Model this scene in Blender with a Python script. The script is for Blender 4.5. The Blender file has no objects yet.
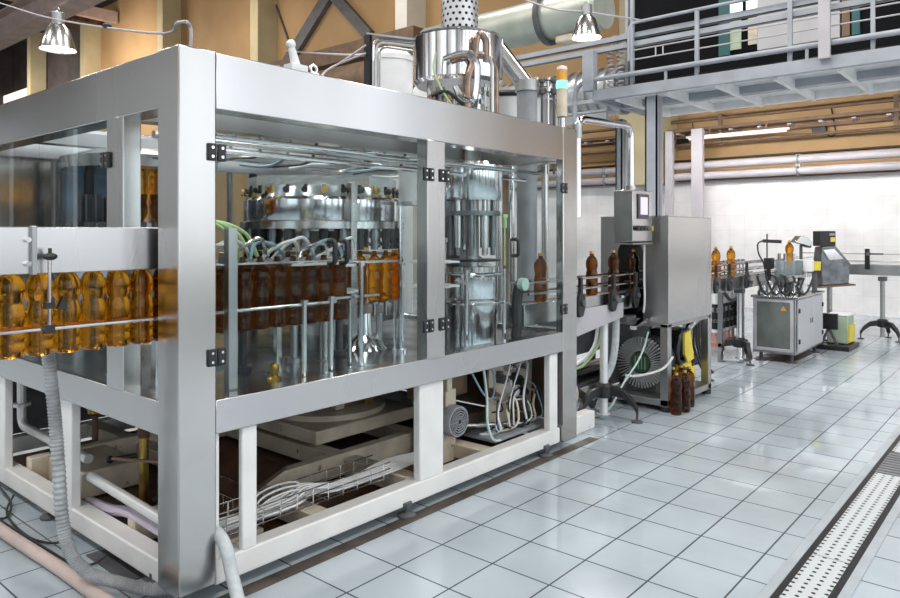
WIN,CEIL,WALL_FILL,WORLD,EXPO=70,250,82,1.6,0.1
import bpy, bmesh, math, random
from mathutils import Vector, Matrix
R=random.Random(7)
PI=math.pi
C=bpy.context.scene.collection
# ---------------------------------------------------------------- camera geometry (metres, z up; x runs along the machine, y into the hall)
FPX,CY,YAW,CH=712.4,233.63,0.70773,1.482
cs,sn=math.cos(YAW),math.sin(YAW)
def at(u,v,x=None,y=None,z=None,d=None):
    a=(u-450)/FPX;b=(CY-v)/FPX
    D=Vector((cs+a*sn,sn-a*cs,b))
    t=x/D.x if x is not None else y/D.y if y is not None else (z-CH)/D.z if z is not None else d
    return D*t+Vector((0,0,CH))
# ---------------------------------------------------------------- materials
M={}
def nodes(name):
    m=bpy.data.materials.new(name);m.use_nodes=True
    nt=m.node_tree;nt.nodes.clear()
    out=nt.nodes.new('ShaderNodeOutputMaterial')
    def N(t,**k):
        n=nt.nodes.new(t)
        for a,b in k.items():
            if a in n.inputs: n.inputs[a].default_value=b
            else: setattr(n,a,b)
        return n
    def L(a,b): nt.links.new(a,b)
    return m,N,L,out
def c4(c): return (c[0],c[1],c[2],1)
def mk(name,col,rough=.5,metal=0,var=.0,scale=8,stretch=(1,1,1),bump=0,col2=None,spec=.5,rvar=0,coat=0,wear=None):
    """procedural principled material: base colour with noise variation, optional bump and worn patches"""
    m,N,L,out=nodes(name)
    p=N('ShaderNodeBsdfPrincipled',Roughness=rough,Metallic=metal)
    p.inputs['Specular IOR Level'].default_value=spec
    p.inputs['Coat Weight'].default_value=coat
    L(p.outputs[0],out.inputs[0])
    tc=N('ShaderNodeTexCoord');mp=N('ShaderNodeMapping');mp.inputs['Scale'].default_value=stretch
    L(tc.outputs['Object'],mp.inputs[0])
    nz=N('ShaderNodeTexNoise',Scale=scale,Detail=.5 if rvar else 4.0);L(mp.outputs[0],nz.inputs['Vector'])
    mix=N('ShaderNodeMix',data_type='RGBA')
    c2=col2 or tuple(max(0,x*(1-var)) for x in col); c1=col if col2 else tuple(min(1,x*(1+var)) for x in col)
    mix.inputs[6].default_value=c4(c1);mix.inputs[7].default_value=c4(c2)
    rmp=N('ShaderNodeMapRange');rmp.inputs[1].default_value=.35;rmp.inputs[2].default_value=.65
    L(nz.outputs[0],rmp.inputs[0]);L(rmp.outputs[0],mix.inputs[0])
    src=mix.outputs[2]
    if wear:
        n2=N('ShaderNodeTexNoise',Scale=wear[1],Detail=6.0);L(tc.outputs['Object'],n2.inputs['Vector'])
        r2=N('ShaderNodeMapRange');r2.inputs[1].default_value=wear[2];r2.inputs[2].default_value=wear[2]+.06
        L(n2.outputs[0],r2.inputs[0])
        m2=N('ShaderNodeMix',data_type='RGBA');m2.inputs[7].default_value=c4(wear[0])
        L(r2.outputs[0],m2.inputs[0]);L(src,m2.inputs[6]);src=m2.outputs[2]
    L(src,p.inputs['Base Color'])
    if rvar:
        r3=N('ShaderNodeMapRange');r3.inputs[3].default_value=max(.02,rough-rvar);r3.inputs[4].default_value=rough+rvar
        L(nz.outputs[0],r3.inputs[0]);L(r3.outputs[0],p.inputs['Roughness'])
    if bump:
        b=N('ShaderNodeBump',Strength=bump,Distance=.01);L(nz.outputs[0],b.inputs['Height']);L(b.outputs[0],p.inputs['Normal'])
    M[name]=m;return m
mk('steel',(.53,.52,.51),.23,1,0,1.6,(1.4,1.4,.25),.035,rvar=.10)
mk('steel_h',(.54,.53,.535),.23,1,0,1.5,(1.2,1.4,.4),.035,rvar=.10)
mk('steel_dull',(.42,.42,.42),.36,1,.12,3,rvar=.1)
mk('steel_dark',(.20,.21,.22),.35,1,.25,9,bump=.05)
mk('chrome',(.78,.78,.80),.12,1,.04,10)
mk('deck',(.34,.36,.38),.22,1,.25,5,rvar=.12)
mk('copper',(.30,.215,.165),.28,1,.25,12)  # dark chrome with copper reflections put into its colour
mk('brass',(.62,.42,.12),.3,1,.2,14)
mk('white_paint',(.80,.79,.77),.4,0,.05,5,bump=.02,wear=((.42,.34,.26),9,.70))
mk('cream',(.62,.54,.42),.5,0,.14,6,bump=.05,wear=((.26,.18,.10),11,.66))
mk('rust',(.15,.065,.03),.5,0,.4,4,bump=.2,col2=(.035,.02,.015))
mk('black',(.012,.012,.014),.4,0,.3,10)
mk('rubber',(.03,.03,.032),.6,0,.3,12)
mk('dark_grey',(.09,.09,.10),.5,0,.2,8)
mk('grey',(.30,.31,.33),.45,0,.1,6)
mk('mezz_grey',(.36,.38,.42),.5,0,.1,3)
mk('lilac_grey',(.47,.445,.47),.5,0,.06,3)
mk('white_plastic',(.82,.82,.82),.35,0,.04,8)
mk('hose_ribbed',(.36,.37,.38),.5,0,.2,14)
mk('hose_grey',(.52,.56,.58),.45,0,.1,30)
mk('hose_purple',(.60,.52,.62),.45,0,.05,8)
mk('hose_pink',(.55,.44,.40),.5,0,.12,6)
mk('hose_white',(.74,.75,.74),.4,0,.05,8)
mk('hose_green',(.50,.66,.30),.4,0,.1,8)
mk('hose_blue',(.25,.40,.48),.4,0,.1,8)
mk('yellow',(.75,.60,.05),.45,0,.1,6)
mk('green',(.05,.12,.07),.45,0,.2,9)
mk('pale_green',(.40,.49,.36),.5,0,.08,6)
mk('mint',(.55,.72,.66),.35,0,.05,6)
mk('blue_panel',(.10,.17,.24),.35,0,.2,4)
mk('red_brown',(.42,.17,.12),.5,0,.2,5)
mk('orange',(.75,.36,.06),.4,0,.1,8)
mk('ochre_wall',(.49,.315,.155),.75,0,.10,.6,bump=.05,col2=(.42,.265,.12),wear=((.30,.22,.10),2.5,.68))
mk('olive_col',(.56,.49,.31),.7,0,.08,1.5,col2=(.50,.43,.26))
mk('ceiling_dark',(.05,.04,.04),.8,0,.3,1)
mk('girder',(.50,.38,.34),.6,0,.15,2)
mk('brace',(.10,.10,.11),.55,0,.2,3)
mk('brown',(.16,.10,.06),.6,0,.2,4)
mk('duct',(.52,.54,.48),.42,.6,.18,2.5,bump=.04,col2=(.40,.43,.36))
mk('silver_rib',(.60,.62,.63),.35,.8,.1,4)
mk('black_wall',(.004,.0045,.006),.5,0,.3,2,spec=.08)
mk('reflect_dark',(.10,.10,.11),.5,0,.2,1)
mk('room_grey',(.50,.50,.52),.6,0,.05,2)
mk('teal',(.02,.10,.11),.4,0,.1,5)
mk('gutter',(.07,.055,.045),.5,0,.4,7,bump=.2)
mk('grout_trim',(.45,.50,.54),.35,.2,.08,6)
mk('pale_col',(.74,.72,.66),.6,0,.05,2)
mk('bright_fin',(.80,.80,.80),.35,.3,.05,8)
mk('wall_plain',(.66,.65,.63),.7,0,.05,1)
def emit(name,col,s):
    m,N,L,out=nodes(name);e=N('ShaderNodeEmission',Strength=s);e.inputs[0].default_value=c4(col);L(e.outputs[0],out.inputs[0]);M[name]=m
emit('lamp_glow',(1,1,1),9);emit('screen',(.72,.66,.95),1.3);emit('teal_glow',(.30,1,.80),1.5);emit('tube_glow',(1,.86,.78),1.3);emit('pane_lit',(.85,.95,.92),1.6)
def glassy(name,col,dif,difc,ior=1.45,rough=.03,tr=0):
    m,N,L,out=nodes(name)
    t=N('ShaderNodeBsdfTransparent');t.inputs[0].default_value=c4(col)
    d=N('ShaderNodeBsdfDiffuse');d.inputs[0].default_value=c4(difc)
    l=N('ShaderNodeBsdfTranslucent');l.inputs[0].default_value=c4(difc)
    dl=N('ShaderNodeMixShader',Fac=.5);L(d.outputs[0],dl.inputs[1]);L(l.outputs[0],dl.inputs[2])
    a=N('ShaderNodeMixShader',Fac=dif);L(t.outputs[0],a.inputs[1]);L(dl.outputs[0],a.inputs[2])
    g=N('ShaderNodeBsdfGlossy',Roughness=rough)
    f=N('ShaderNodeLayerWeight');f.inputs[0].default_value=.5
    pw=N('ShaderNodeMath',operation='POWER');L(f.outputs[1],pw.inputs[0]);pw.inputs[1].default_value=5.0
    fm=N('ShaderNodeMath',operation='MULTIPLY_ADD');L(pw.outputs[0],fm.inputs[0]);fm.inputs[1].default_value=.5;fm.inputs[2].default_value=((ior-1)/(ior+1))**2*.13
    b=N('ShaderNodeMixShader');L(fm.outputs[0],b.inputs[0]);L(a.outputs[0],b.inputs[1]);L(g.outputs[0],b.inputs[2])
    L(b.outputs[0],out.inputs[0]);M[name]=m
def tinted(name,col,ior,rough):
    m,N,L,out=nodes(name)
    p=N('ShaderNodeBsdfPrincipled',Roughness=rough,IOR=ior);p.inputs['Base Color'].default_value=c4(col);p.inputs['Transmission Weight'].default_value=1
    t=N('ShaderNodeBsdfTransparent');t.inputs[0].default_value=c4(tuple(x**.6 for x in col))
    x=N('ShaderNodeMixShader',Fac=.15);L(p.outputs[0],x.inputs[1]);L(t.outputs[0],x.inputs[2])
    L(x.outputs[0],out.inputs[0]);M[name]=m
glassy('glass',(.90,.935,.935),.0,(.8,.9,.9),1.42,.0)
mk('dark_glass',(.15,.165,.155),.15,0,.25,3,spec=.6)
glassy('clear_plastic',(.85,.9,.92),.25,(.8,.85,.88),1.45,.08)
tinted('amber',(.82,.35,.022),1.38,.03)
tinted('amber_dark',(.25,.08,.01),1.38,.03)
# tiles
def tiles(name,size,ox,oy,axes,tile,tile2,grout,mort,rough,rough2,bump,spec=.5,grout_fade=0):
    m,N,L,out=nodes(name)
    p=N('ShaderNodeBsdfPrincipled');p.inputs['Specular IOR Level'].default_value=spec;L(p.outputs[0],out.inputs[0])
    tc=N('ShaderNodeTexCoord');sx=N('ShaderNodeSeparateXYZ');L(tc.outputs['Object'],sx.inputs[0])
    cb=N('ShaderNodeCombineXYZ');i=[0,1]
    for k,(ax,o) in enumerate(zip(axes,(ox,oy))):
        ad=N('ShaderNodeMath',operation='SUBTRACT');L(sx.outputs[ax],ad.inputs[0]);ad.inputs[1].default_value=o-size*200
        L(ad.outputs[0],cb.inputs[k])
    br=N('ShaderNodeTexBrick',offset=0.0,squash=1.0)
    for k,v in (('Scale',1.0),('Mortar Size',mort),('Mortar Smooth',.1),('Brick Width',size),('Row Height',size),('Bias',0.0)): br.inputs[k].default_value=v
    br.inputs['Color1'].default_value=c4(tile);br.inputs['Color2'].default_value=c4(tile2);br.inputs['Mortar'].default_value=c4(grout)
    L(cb.outputs[0],br.inputs['Vector'])
    nz=N('ShaderNodeTexNoise',Scale=1.6,Detail=5.0);L(tc.outputs['Object'],nz.inputs['Vector'])
    mr=N('ShaderNodeMapRange');mr.inputs[1].default_value=.3;mr.inputs[2].default_value=.7;mr.inputs[3].default_value=.84;mr.inputs[4].default_value=1.08
    L(nz.outputs[0],mr.inputs[0])
    mu=N('ShaderNodeMix',data_type='RGBA',blend_type='MULTIPLY');mu.inputs[0].default_value=1
    L(br.outputs[0],mu.inputs[6]);L(mr.outputs[0],mu.inputs[7])
    src=mu.outputs[2]
    L(src,p.inputs['Base Color'])
    n2=N('ShaderNodeTexNoise',Scale=.9,Detail=3.0);L(tc.outputs['Object'],n2.inputs['Vector'])
    r2=N('ShaderNodeMapRange');r2.inputs[1].default_value=.42;r2.inputs[2].default_value=.58;r2.inputs[3].default_value=rough;r2.inputs[4].default_value=rough2
    L(n2.outputs[0],r2.inputs[0]);L(r2.outputs[0],p.inputs['Roughness'])
    iv=N('ShaderNodeMath',operation='SUBTRACT');iv.inputs[0].default_value=1;L(br.outputs[1],iv.inputs[1])
    b=N('ShaderNodeBump',Strength=bump,Distance=.004);L(iv.outputs[0],b.inputs['Height']);L(b.outputs[0],p.inputs['Normal'])
    M[name]=m
tiles('floor_tile',.30,.156,.1357,(0,1),(.435,.50,.545),(.405,.47,.52),(.07,.085,.10),.0042,.04,.20,.5)
tiles('wall_tile',.30,.0,.05,(1,2),(.88,.86,.85),(.87,.85,.84),(.80,.76,.75),.004,.12,.2,.15)
def dots(name,base,metal,sp,rad,mode):
    """round perforations: mode 'xy' flat, 'cyl' wrapped round z"""
    m,N,L,out=nodes(name)
    p=N('ShaderNodeBsdfPrincipled',Roughness=.35,Metallic=metal);L(p.outputs[0],out.inputs[0])
    tc=N('ShaderNodeTexCoord');sx=N('ShaderNodeSeparateXYZ');L(tc.outputs['Object'],sx.inputs[0])
    def mth(op,a,b=None):
        n=N('ShaderNodeMath',operation=op)
        for k,v in enumerate((a,b)):
            if v is None: continue
            if isinstance(v,(int,float)): n.inputs[k].default_value=v
            else: L(v,n.inputs[k])
        return n.outputs[0]
    if mode=='xy': U,V=mth('DIVIDE',sx.outputs[0],sp[0]),mth('DIVIDE',sx.outputs[1],sp[1])
    else: U,V=mth('MULTIPLY',mth('ARCTAN2',sx.outputs[1],sx.outputs[0]),sp[0]),mth('DIVIDE',sx.outputs[2],sp[1])
    V=mth('ADD',V,100.0);U=mth('ADD',U,100.0)
    row=mth('FLOOR',V);U=mth('ADD',U,mth('MULTIPLY',mth('MODULO',row,2.0),.5))
    du=mth('SUBTRACT',mth('FRACT',U),.5);dv=mth('SUBTRACT',mth('FRACT',V),.5)
    dd=mth('ADD',mth('POWER',mth('ABSOLUTE',du),2.0),mth('POWER',mth('ABSOLUTE',dv),2.0))
    hole=mth('LESS_THAN',dd,rad*rad)
    mix=N('ShaderNodeMix',data_type='RGBA');mix.inputs[6].default_value=c4(base);mix.inputs[7].default_value=(.01,.01,.012,1)
    L(hole,mix.inputs[0]);L(mix.outputs[2],p.inputs['Base Color']);M[name]=m
dots('perf_plate',(.62,.66,.68),.2,(.045,.045),.20,'xy')
dots('perf_guard',(.66,.66,.68),.7,(18/(2*PI),.042),.24,'cyl')
# ---------------------------------------------------------------- mesh builder
class B:
    def __init__(s): s.b=bmesh.new()
    def box(s,x0,x1,y0,y1,z0,z1):
        v=[s.b.verts.new((x,y,z)) for x in (x0,x1) for y in (y0,y1) for z in (z0,z1)]
        for f in ((0,1,3,2),(4,6,7,5),(0,4,5,1),(2,3,7,6),(0,2,6,4),(1,5,7,3)): s.b.faces.new([v[i] for i in f])
        return s
    def bc(s,c,d): return s.box(c[0]-d[0]/2,c[0]+d[0]/2,c[1]-d[1]/2,c[1]+d[1]/2,c[2]-d[2]/2,c[2]+d[2]/2)
    def bar(s,p,q,w,h,up=(0,0,1)):
        p,q=Vector(p),Vector(q);t=(q-p).normalized();u=Vector(up)
        if abs(t.dot(u))>.98:u=Vector((1,0,0))
        a=t.cross(u).normalized();b=a.cross(t)
        v=[s.b.verts.new(o+a*i*w/2+b*j*h/2) for o in (p,q) for i,j in ((-1,-1),(1,-1),(1,1),(-1,1))]
        for f in ((3,2,1,0),(4,5,6,7),(0,1,5,4),(1,2,6,5),(2,3,7,6),(3,0,4,7)): s.b.faces.new([v[i] for i in f])
        return s
    def rings(s,rs,cap=True,loop=False):
        n=len(rs[0]);m=len(rs)
        for i in range(m if loop else m-1):
            A,Bq=rs[i],rs[(i+1)%m]
            for k in range(n):
                try:s.b.faces.new((A[k],A[(k+1)%n],Bq[(k+1)%n],Bq[k]))
                except ValueError:pass
        if cap and not loop:
            s.b.faces.new(rs[0][::-1]);s.b.faces.new(rs[-1])
        return s
    def cyl(s,p,q,r,r2=None,n=16):
        p,q=Vector(p),Vector(q);t=(q-p).normalized();u=Vector((0,0,1)) if abs(t.z)<.9 else Vector((1,0,0))
        a=t.cross(u).normalized();b=t.cross(a);r2=r if r2 is None else r2
        rs=[[s.b.verts.new(o+(a*math.cos(2*PI*k/n)+b*math.sin(2*PI*k/n))*rr) for k in range(n)] for o,rr in ((p,r),(q,r2))]
        return s.rings(rs)
    def tube(s,pts,r,n=8,sub=4):
        P=[Vector(p) for p in pts]
        if sub>1 and len(P)>2:
            Q=[]
            for i in range(len(P)-1):
                a,b,c,d=P[max(i-1,0)],P[i],P[i+1],P[min(i+2,len(P)-1)]
                for k in range(sub):
                    t=k/sub
                    Q.append(.5*((2*b)+(c-a)*t+(2*a-5*b+4*c-d)*t*t+(3*b-a-3*c+d)*t**3))
            Q.append(P[-1]);P=Q
        rs=[];a=None
        for i,p in enumerate(P):
            t=(P[min(i+1,len(P)-1)]-P[max(i-1,0)]).normalized()
            if a is None:
                u=Vector((0,0,1)) if abs(t.z)<.9 else Vector((1,0,0));a=t.cross(u).normalized()
            else:
                a=(a-t*a.dot(t)).normalized()
            b=t.cross(a)
            rs.append([s.b.verts.new(p+(a*math.cos(2*PI*k/n)+b*math.sin(2*PI*k/n))*r) for k in range(n)])
        return s.rings(rs)
    def ribbed(s,pts,r,n=14,sub=26,amp=.09):
        b0=len(s.b.verts);s.tube(pts,r,n,sub);s.b.verts.ensure_lookup_table()
        vs=s.b.verts[b0:]
        for i in range(len(vs)//n):
            ring=[vs[i*n+k] for k in range(n)];c=sum((v.co for v in ring),Vector())/n
            f=1+amp*(1 if i%2 else -1)
            for v in ring: v.co=c+(v.co-c)*f
        return s
    def bend(s,pts,r,rad=.06,n=10):
        """pipe with straight runs and rounded elbows"""
        P=[Vector(p) for p in pts];Q=[P[0]]
        for i in range(1,len(P)-1):
            a=(P[i-1]-P[i]);b=(P[i+1]-P[i]);k=min(rad,a.length*.45,b.length*.45)
            A=P[i]+a.normalized()*k;D=P[i]+b.normalized()*k
            for j in range(6):
                t=j/5;Q.append(A*(1-t)**2+P[i]*2*t*(1-t)+D*t*t)
        Q.append(P[-1]);return s.tube(Q,r,n,1)
    def lathe(s,prof,c=(0,0,0),n=24,axis='z',cap=True):
        c=Vector(c);rs=[]
        for r,h in prof:
            ring=[]
            for k in range(n):
                A=2*PI*k/n;x,y=r*math.cos(A),r*math.sin(A)
                v={'z':(x,y,h),'x':(h,x,y),'y':(y,h,x)}[axis]
                ring.append(s.b.verts.new(c+Vector(v)))
            rs.append(ring)
        return s.rings(rs,cap)
    def torus(s,c,Rr,r,axis='z',n=32,m=8):
        c=Vector(c);rs=[]
        for k in range(n):
            A=2*PI*k/n;ring=[]
            for j in range(m):
                q=2*PI*j/m;x,y,h=(Rr+r*math.cos(q))*math.cos(A),(Rr+r*math.cos(q))*math.sin(A),r*math.sin(q)
                ring.append(s.b.verts.new(c+Vector({'z':(x,y,h),'x':(h,x,y),'y':(y,h,x)}[axis])))
            rs.append(ring)
        return s.rings(rs,False,True)
    def prism(s,poly,axis,a0,a1):
        def V(p,h): return {'x':(h,p[0],p[1]),'y':(p[0],h,p[1]),'z':(p[0],p[1],h)}[axis]
        rs=[[s.b.verts.new(V(p,h)) for p in poly] for h in (a0,a1)]
        return s.rings(rs)
    def holed(s,outer,inner,axis,a0,a1):
        """plate with one opening"""
        def V(p,h): return {'x':(h,p[0],p[1]),'y':(p[0],h,p[1]),'z':(p[0],p[1],h)}[axis]
        loops=[]
        for h in (a0,a1):
            es=[];lp=[]
            for poly in (outer,inner):
                vs=[s.b.verts.new(V(p,h)) for p in poly];lp.append(vs)
                for k in range(len(vs)): es.append(s.b.edges.new((vs[k],vs[(k+1)%len(vs)])))
            bmesh.ops.triangle_fill(s.b,edges=es,use_beauty=True);loops.append(lp)
        for q in (0,1):
            A,D=loops[0][q],loops[1][q];n=len(A)
            for k in range(n): s.b.faces.new((A[k],A[(k+1)%n],D[(k+1)%n],D[k]))
        return s
    def ball(s,c,r,n=12,sq=(1,1,1)):
        m=n//2;prof=[(r*math.sin(PI*i/m),-r*math.cos(PI*i/m)) for i in range(m+1)];prof[0]=(r*.02,-r);prof[-1]=(r*.02,r)
        b=len(s.b.verts);s.b.verts.ensure_lookup_table();s.lathe(prof,(0,0,0),n)
        s.b.verts.ensure_lookup_table()
        for v in s.b.verts[b:]: v.co=Vector((v.co.x*sq[0],v.co.y*sq[1],v.co.z*sq[2]))+Vector(c)
        return s
def origin(o):
    while o.parent: o=o.parent
    return o.location.copy()
def build(name,b,mat,parent=None,bev=0,angle=35):
    bm=b.b
    bmesh.ops.recalc_face_normals(bm,faces=bm.faces)
    if parent: off=origin(parent)
    else:
        xs=[v.co for v in bm.verts];lo=[min(v[i] for v in xs) for i in range(3)];hi=[max(v[i] for v in xs) for i in range(3)]
        off=Vector(((lo[0]+hi[0])/2,(lo[1]+hi[1])/2,lo[2]))
    for v in bm.verts: v.co-=off
    me=bpy.data.meshes.new(name);bm.to_mesh(me);bm.free()
    for p in me.polygons:p.use_smooth=True
    me.set_sharp_from_angle(angle=math.radians(angle))
    me.materials.append(M[mat])
    o=bpy.data.objects.new(name,me);C.objects.link(o)
    if parent:o.parent=parent
    else:o.location=off
    if bev:
        md=o.modifiers.new('edge','BEVEL');md.width=bev;md.segments=2;md.limit_method='ANGLE'
    return o
def tag(o,label,cat,group=None,kind=None):
    o['label']=label;o['category']=cat
    if group:o['group']=group
    if kind:o['kind']=kind
    return o
def thing(name,label,cat,loc,group=None):
    o=bpy.data.objects.new(name,None);o.empty_display_size=.1;o.location=loc;C.objects.link(o)
    return tag(o,label,cat,group)
def struct(name,b,mat,bev=0):
    o=build_world(name,b,mat,bev);o['kind']='structure';return o
def build_world(name,b,mat,bev=0):
    o=bpy.data.objects.new('tmp',None);C.objects.link(o)
    r=build(name,b,mat,o,bev);r.parent=None;bpy.data.objects.remove(o);return r
def solo(name,label,cat,b,mat,bev=0,group=None,kind=None):
    return tag(build(name,b,mat,None,bev),label,cat,group,kind)
def dup(root,loc,label,group=None,rot=None):
    r=root.copy();C.objects.link(r);r.location=loc;r['label']=label
    if group:r['group']=group
    if rot is not None:r.rotation_euler=rot
    for ch in list(root.children):
        c=ch.copy();C.objects.link(c);c.parent=r
        for g in ch.children:
            d=g.copy();C.objects.link(d);d.parent=c
    return r
ORD=['first','second','third','fourth','fifth','sixth','seventh','eighth','ninth','tenth','eleventh','twelfth','thirteenth','fourteenth','fifteenth','sixteenth','seventeenth','eighteenth','nineteenth','twentieth']
# ================================================================= SETTING
struct('floor',B().box(-7,16,-7,47,-.12,0),'floor_tile')
struct('wall_back',B().box(14.7,14.9,-7,13,0,2.53),'wall_tile')
struct('wall_back',B().box(15.1,15.3,-7,36,0,12.3),'ochre_wall')
struct('wall_back',B().box(15.15,15.35,36,47,0,12.3),'ceiling_dark')  # no wall here: shade of an open bay put into a dark sheet
struct('wall_left',B().box(-7,15.3,47,47.2,0,12.3),'ceiling_dark')
struct('ceiling',B().box(-7,15.3,-7,47.2,12.3,12.5),'ceiling_dark')
wf=B().box(-7.2,-7,-7,47,0,1.3).box(-7.2,-7,-7,47,6.4,12.3)
for k in range(10): wf.box(-7.2,-7,-7+k*5.4,-4.9+k*5.4,1.3,6.4)  # openings shaped to reflect as bright patches in the steel
struct('wall_front',wf,'wall_plain')
wr=B().box(-7,15,-7.2,-7,0,1.1).box(-7,15,-7.2,-7,6.2,12.3)
for k in range(6): wr.box(-7+k*4.2,-6.1+k*4.2,-7.2,-7,1.1,6.2)
struct('wall_right',wr,'wall_plain')
struct('reflect_band',B().box(-7.0,-6.95,-7,47,0,.9),'reflect_dark')  # unseen dark band added for variety in the steel reflections
for k in range(7): struct('column',B().box(-7,-6.3,-5+k*5.4,-4.2+k*5.4,0,12.3),'reflect_dark')  # unseen dark columns added to break up the steel reflections
for k in range(5): struct('column',B().box(-5.9+k*4.2+1.2,-5.4+k*4.2+1.2,-6.95,-6.3,0,12.3),'reflect_dark')  # more unseen columns, added as dark stripes for the steel to reflect
struct('trim_1',B().box(14.66,14.72,-7,13,2.53,2.57),'lilac_grey')
for i,(u,ut) in enumerate(((27,20),(80,6),(157,-20),(250,-40),(395,-60))):
    p=at(u,20,x=14.3); w=.46
    struct('column',B().box(14.3,15.1,p.y-w,p.y,0,12.3),'pale_col' if i==4 else 'olive_col',.01)
struct('column',B().box(14.3,15.1,6.35,7.35,2.53,12.3),'olive_col',.01)
# roof girder running into the hall, upper left
g=B();g.box(7.7,8.3,8,46,8.35,8.40).box(7.7,8.3,8,46,7.58,7.66).box(7.97,8.03,8,46,7.66,8.36)
struct('beam',g,'girder')
for k,y in enumerate((12,17,22,27,33)): struct('beam',B().box(-6,15,y,y+.3,11.2,11.7),'girder')
g=B().box(13.6,15.1,34.6,36.2,11.4,11.9);struct('beam',g,'rust')
# dark steel bracing in front of the ochre wall
apex=at(331,-8,x=15.0)
for i,(u,v,n) in enumerate(((283,70,'left'),(370,36,'right'))):
    q=at(u,v,x=15.0)
    b=B().bar(apex,q,.42 if i==0 else .34,.18,(1,0,0))
    solo('brace','dark grey steel brace before the ochre wall, leaning down to the '+n,'brace',b,'brace')
t=thing('bracket','white cast bracket with a lifting eye on the top beam of the machine','bracket',(1.9,2.62,2.215))
b=B();b.bc((2.0,2.63,2.23),(.09,.06,.03)).cyl((2.0,2.63,2.24),(1.975,2.63,2.32),.022,.016).ball((1.972,2.63,2.335),.022)
build('arm',b,'white_plastic',t)
build('lifting_eye',B().torus((2.10,2.63,2.245),.018,.007,'y',16,6).bc((2.10,2.63,2.221),(.04,.03,.012)),'chrome',t)
# ---------------------------------------------------------------- pipes and trays on the back wall
def wallrun(name,label,cat,z,r,x,mat,y0=-4,y1=13): solo(name,label,cat,B().cyl((x,y0,z),(x,y1,z),r,n=14),mat)
wallrun('wall_pipe','thick pale pipe along the back wall, the upper of the two above the white tiles','pipe',2.885,.075,14.5,'lilac_grey')
wallrun('wall_pipe','thick pale pipe along the back wall, the one just above the white tiles','pipe',2.67,.075,14.5,'lilac_grey')
for i,y in enumerate((3.75,7.8)):
    b=B().box(14.47,15.1,y-.04,y+.04,2.575,2.6).box(14.47,14.53,y-.04,y+.04,2.575,2.98);b.torus((14.5,y,2.885),.085,.02,'y',20,6);b.torus((14.5,y,2.67),.085,.02,'y',20,6)
    solo('pipe_clamp','clamp holding the two pale wall pipes '+('under the platform' if i==0 else 'left of the grey platform post'),'clamp',b,'steel_dull')
wallrun('conduit','thin brown conduit high on the ochre wall just below the platform','conduit',3.86,.035,14.75,'brown')
wallrun('conduit','thin brown conduit on the ochre wall at the lower edge of the cable ladder','conduit',3.36,.03,14.7,'brown')
wallrun('conduit','black cable line directly above the upper pale wall pipe','conduit',3.02,.025,14.7,'black')
t=thing('cable_ladder','brown cable ladder with pale rungs along the ochre wall under the platform','cable ladder',(14.8,2,3.4))
build('side_rail',B().box(14.55,14.59,-4,12,3.62,3.68),'brown',t);build('side_rail',B().box(14.86,14.9,-4,12,3.52,3.58),'brown',t)
for k in range(16):
    y=.6+k*.55;build('rung',B().box(14.56,14.88,y,y+.07,3.57,3.60),'lilac_grey',t)
b=B()
for k in range(6):
    z=3.63+.02*(k%2);b.tube([(14.6+.04*k,-4,z),(14.62+.04*k,2,z+.02),(14.6+.04*k,6,z-.01),(14.61+.04*k,12,z)],.022,6,3)
build('cables',b,'rust',t)
t=thing('glow_tube','thin pale tube with an added glow hung below the cable ladder','lamp',(14.5,4.6,3.4))  # pale tube, its bright highlight made by an added glow
build('housing',B().box(14.44,14.50,3.9,5.9,3.46,3.50),'white_plastic',t);build('hanger',B().box(14.46,14.48,4.3,4.33,3.5,3.63),'brown',t);build('hanger',B().box(14.46,14.48,5.4,5.43,3.5,3.63),'brown',t);build('tube',B().cyl((14.47,3.95,3.44),(14.47,5.85,3.44),.018),'tube_glow',t)
for i,(u,n) in enumerate(((682,'by the pale post'),(819,'under the platform, right part'))):
    p=at(u,139 if i==0 else 129,x=15.0)
    t=thing('junction_box','black junction box with a looped cable on the ochre wall '+n,'junction box',p)
    build('case',B().bc((15.045,p.y,p.z),(.12,.24,.19)),'black',t,.01)
    build('cable',B().tube([(15.0,p.y-.1,p.z),(14.99,p.y-.18,p.z-.15),(14.99,p.y-.28,p.z-.12),(15.0,p.y-.26,p.z+.1),(15.05,p.y-.2,p.z+.4)],.014,6),'black',t)
for i,(u0,u1,l) in enumerate(((692,703,'lilac grey steel post against the back wall, nearest to the tall steel cabinet'),(666,673,'narrow lilac grey steel post at the back wall, right behind the platform post'))):
    a=at(u0,200,x=14.35);c=at(u1,200,x=14.35)
    solo('wall_post',l,'post',B().box(14.3,14.42,c.y,a.y,0,3.62),'lilac_grey',.005)
for i,y in enumerate((5.3,2.2)):
    solo('conduit_hanger','brown hanger strip holding conduits on the ochre wall, '+('near the pale post' if i==0 else 'near the right junction box'),'hanger',B().box(14.72,14.76,y-.04,y+.04,3.3,3.95).box(14.76,15.1,y-.03,y+.03,3.88,3.95),'brown')
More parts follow.
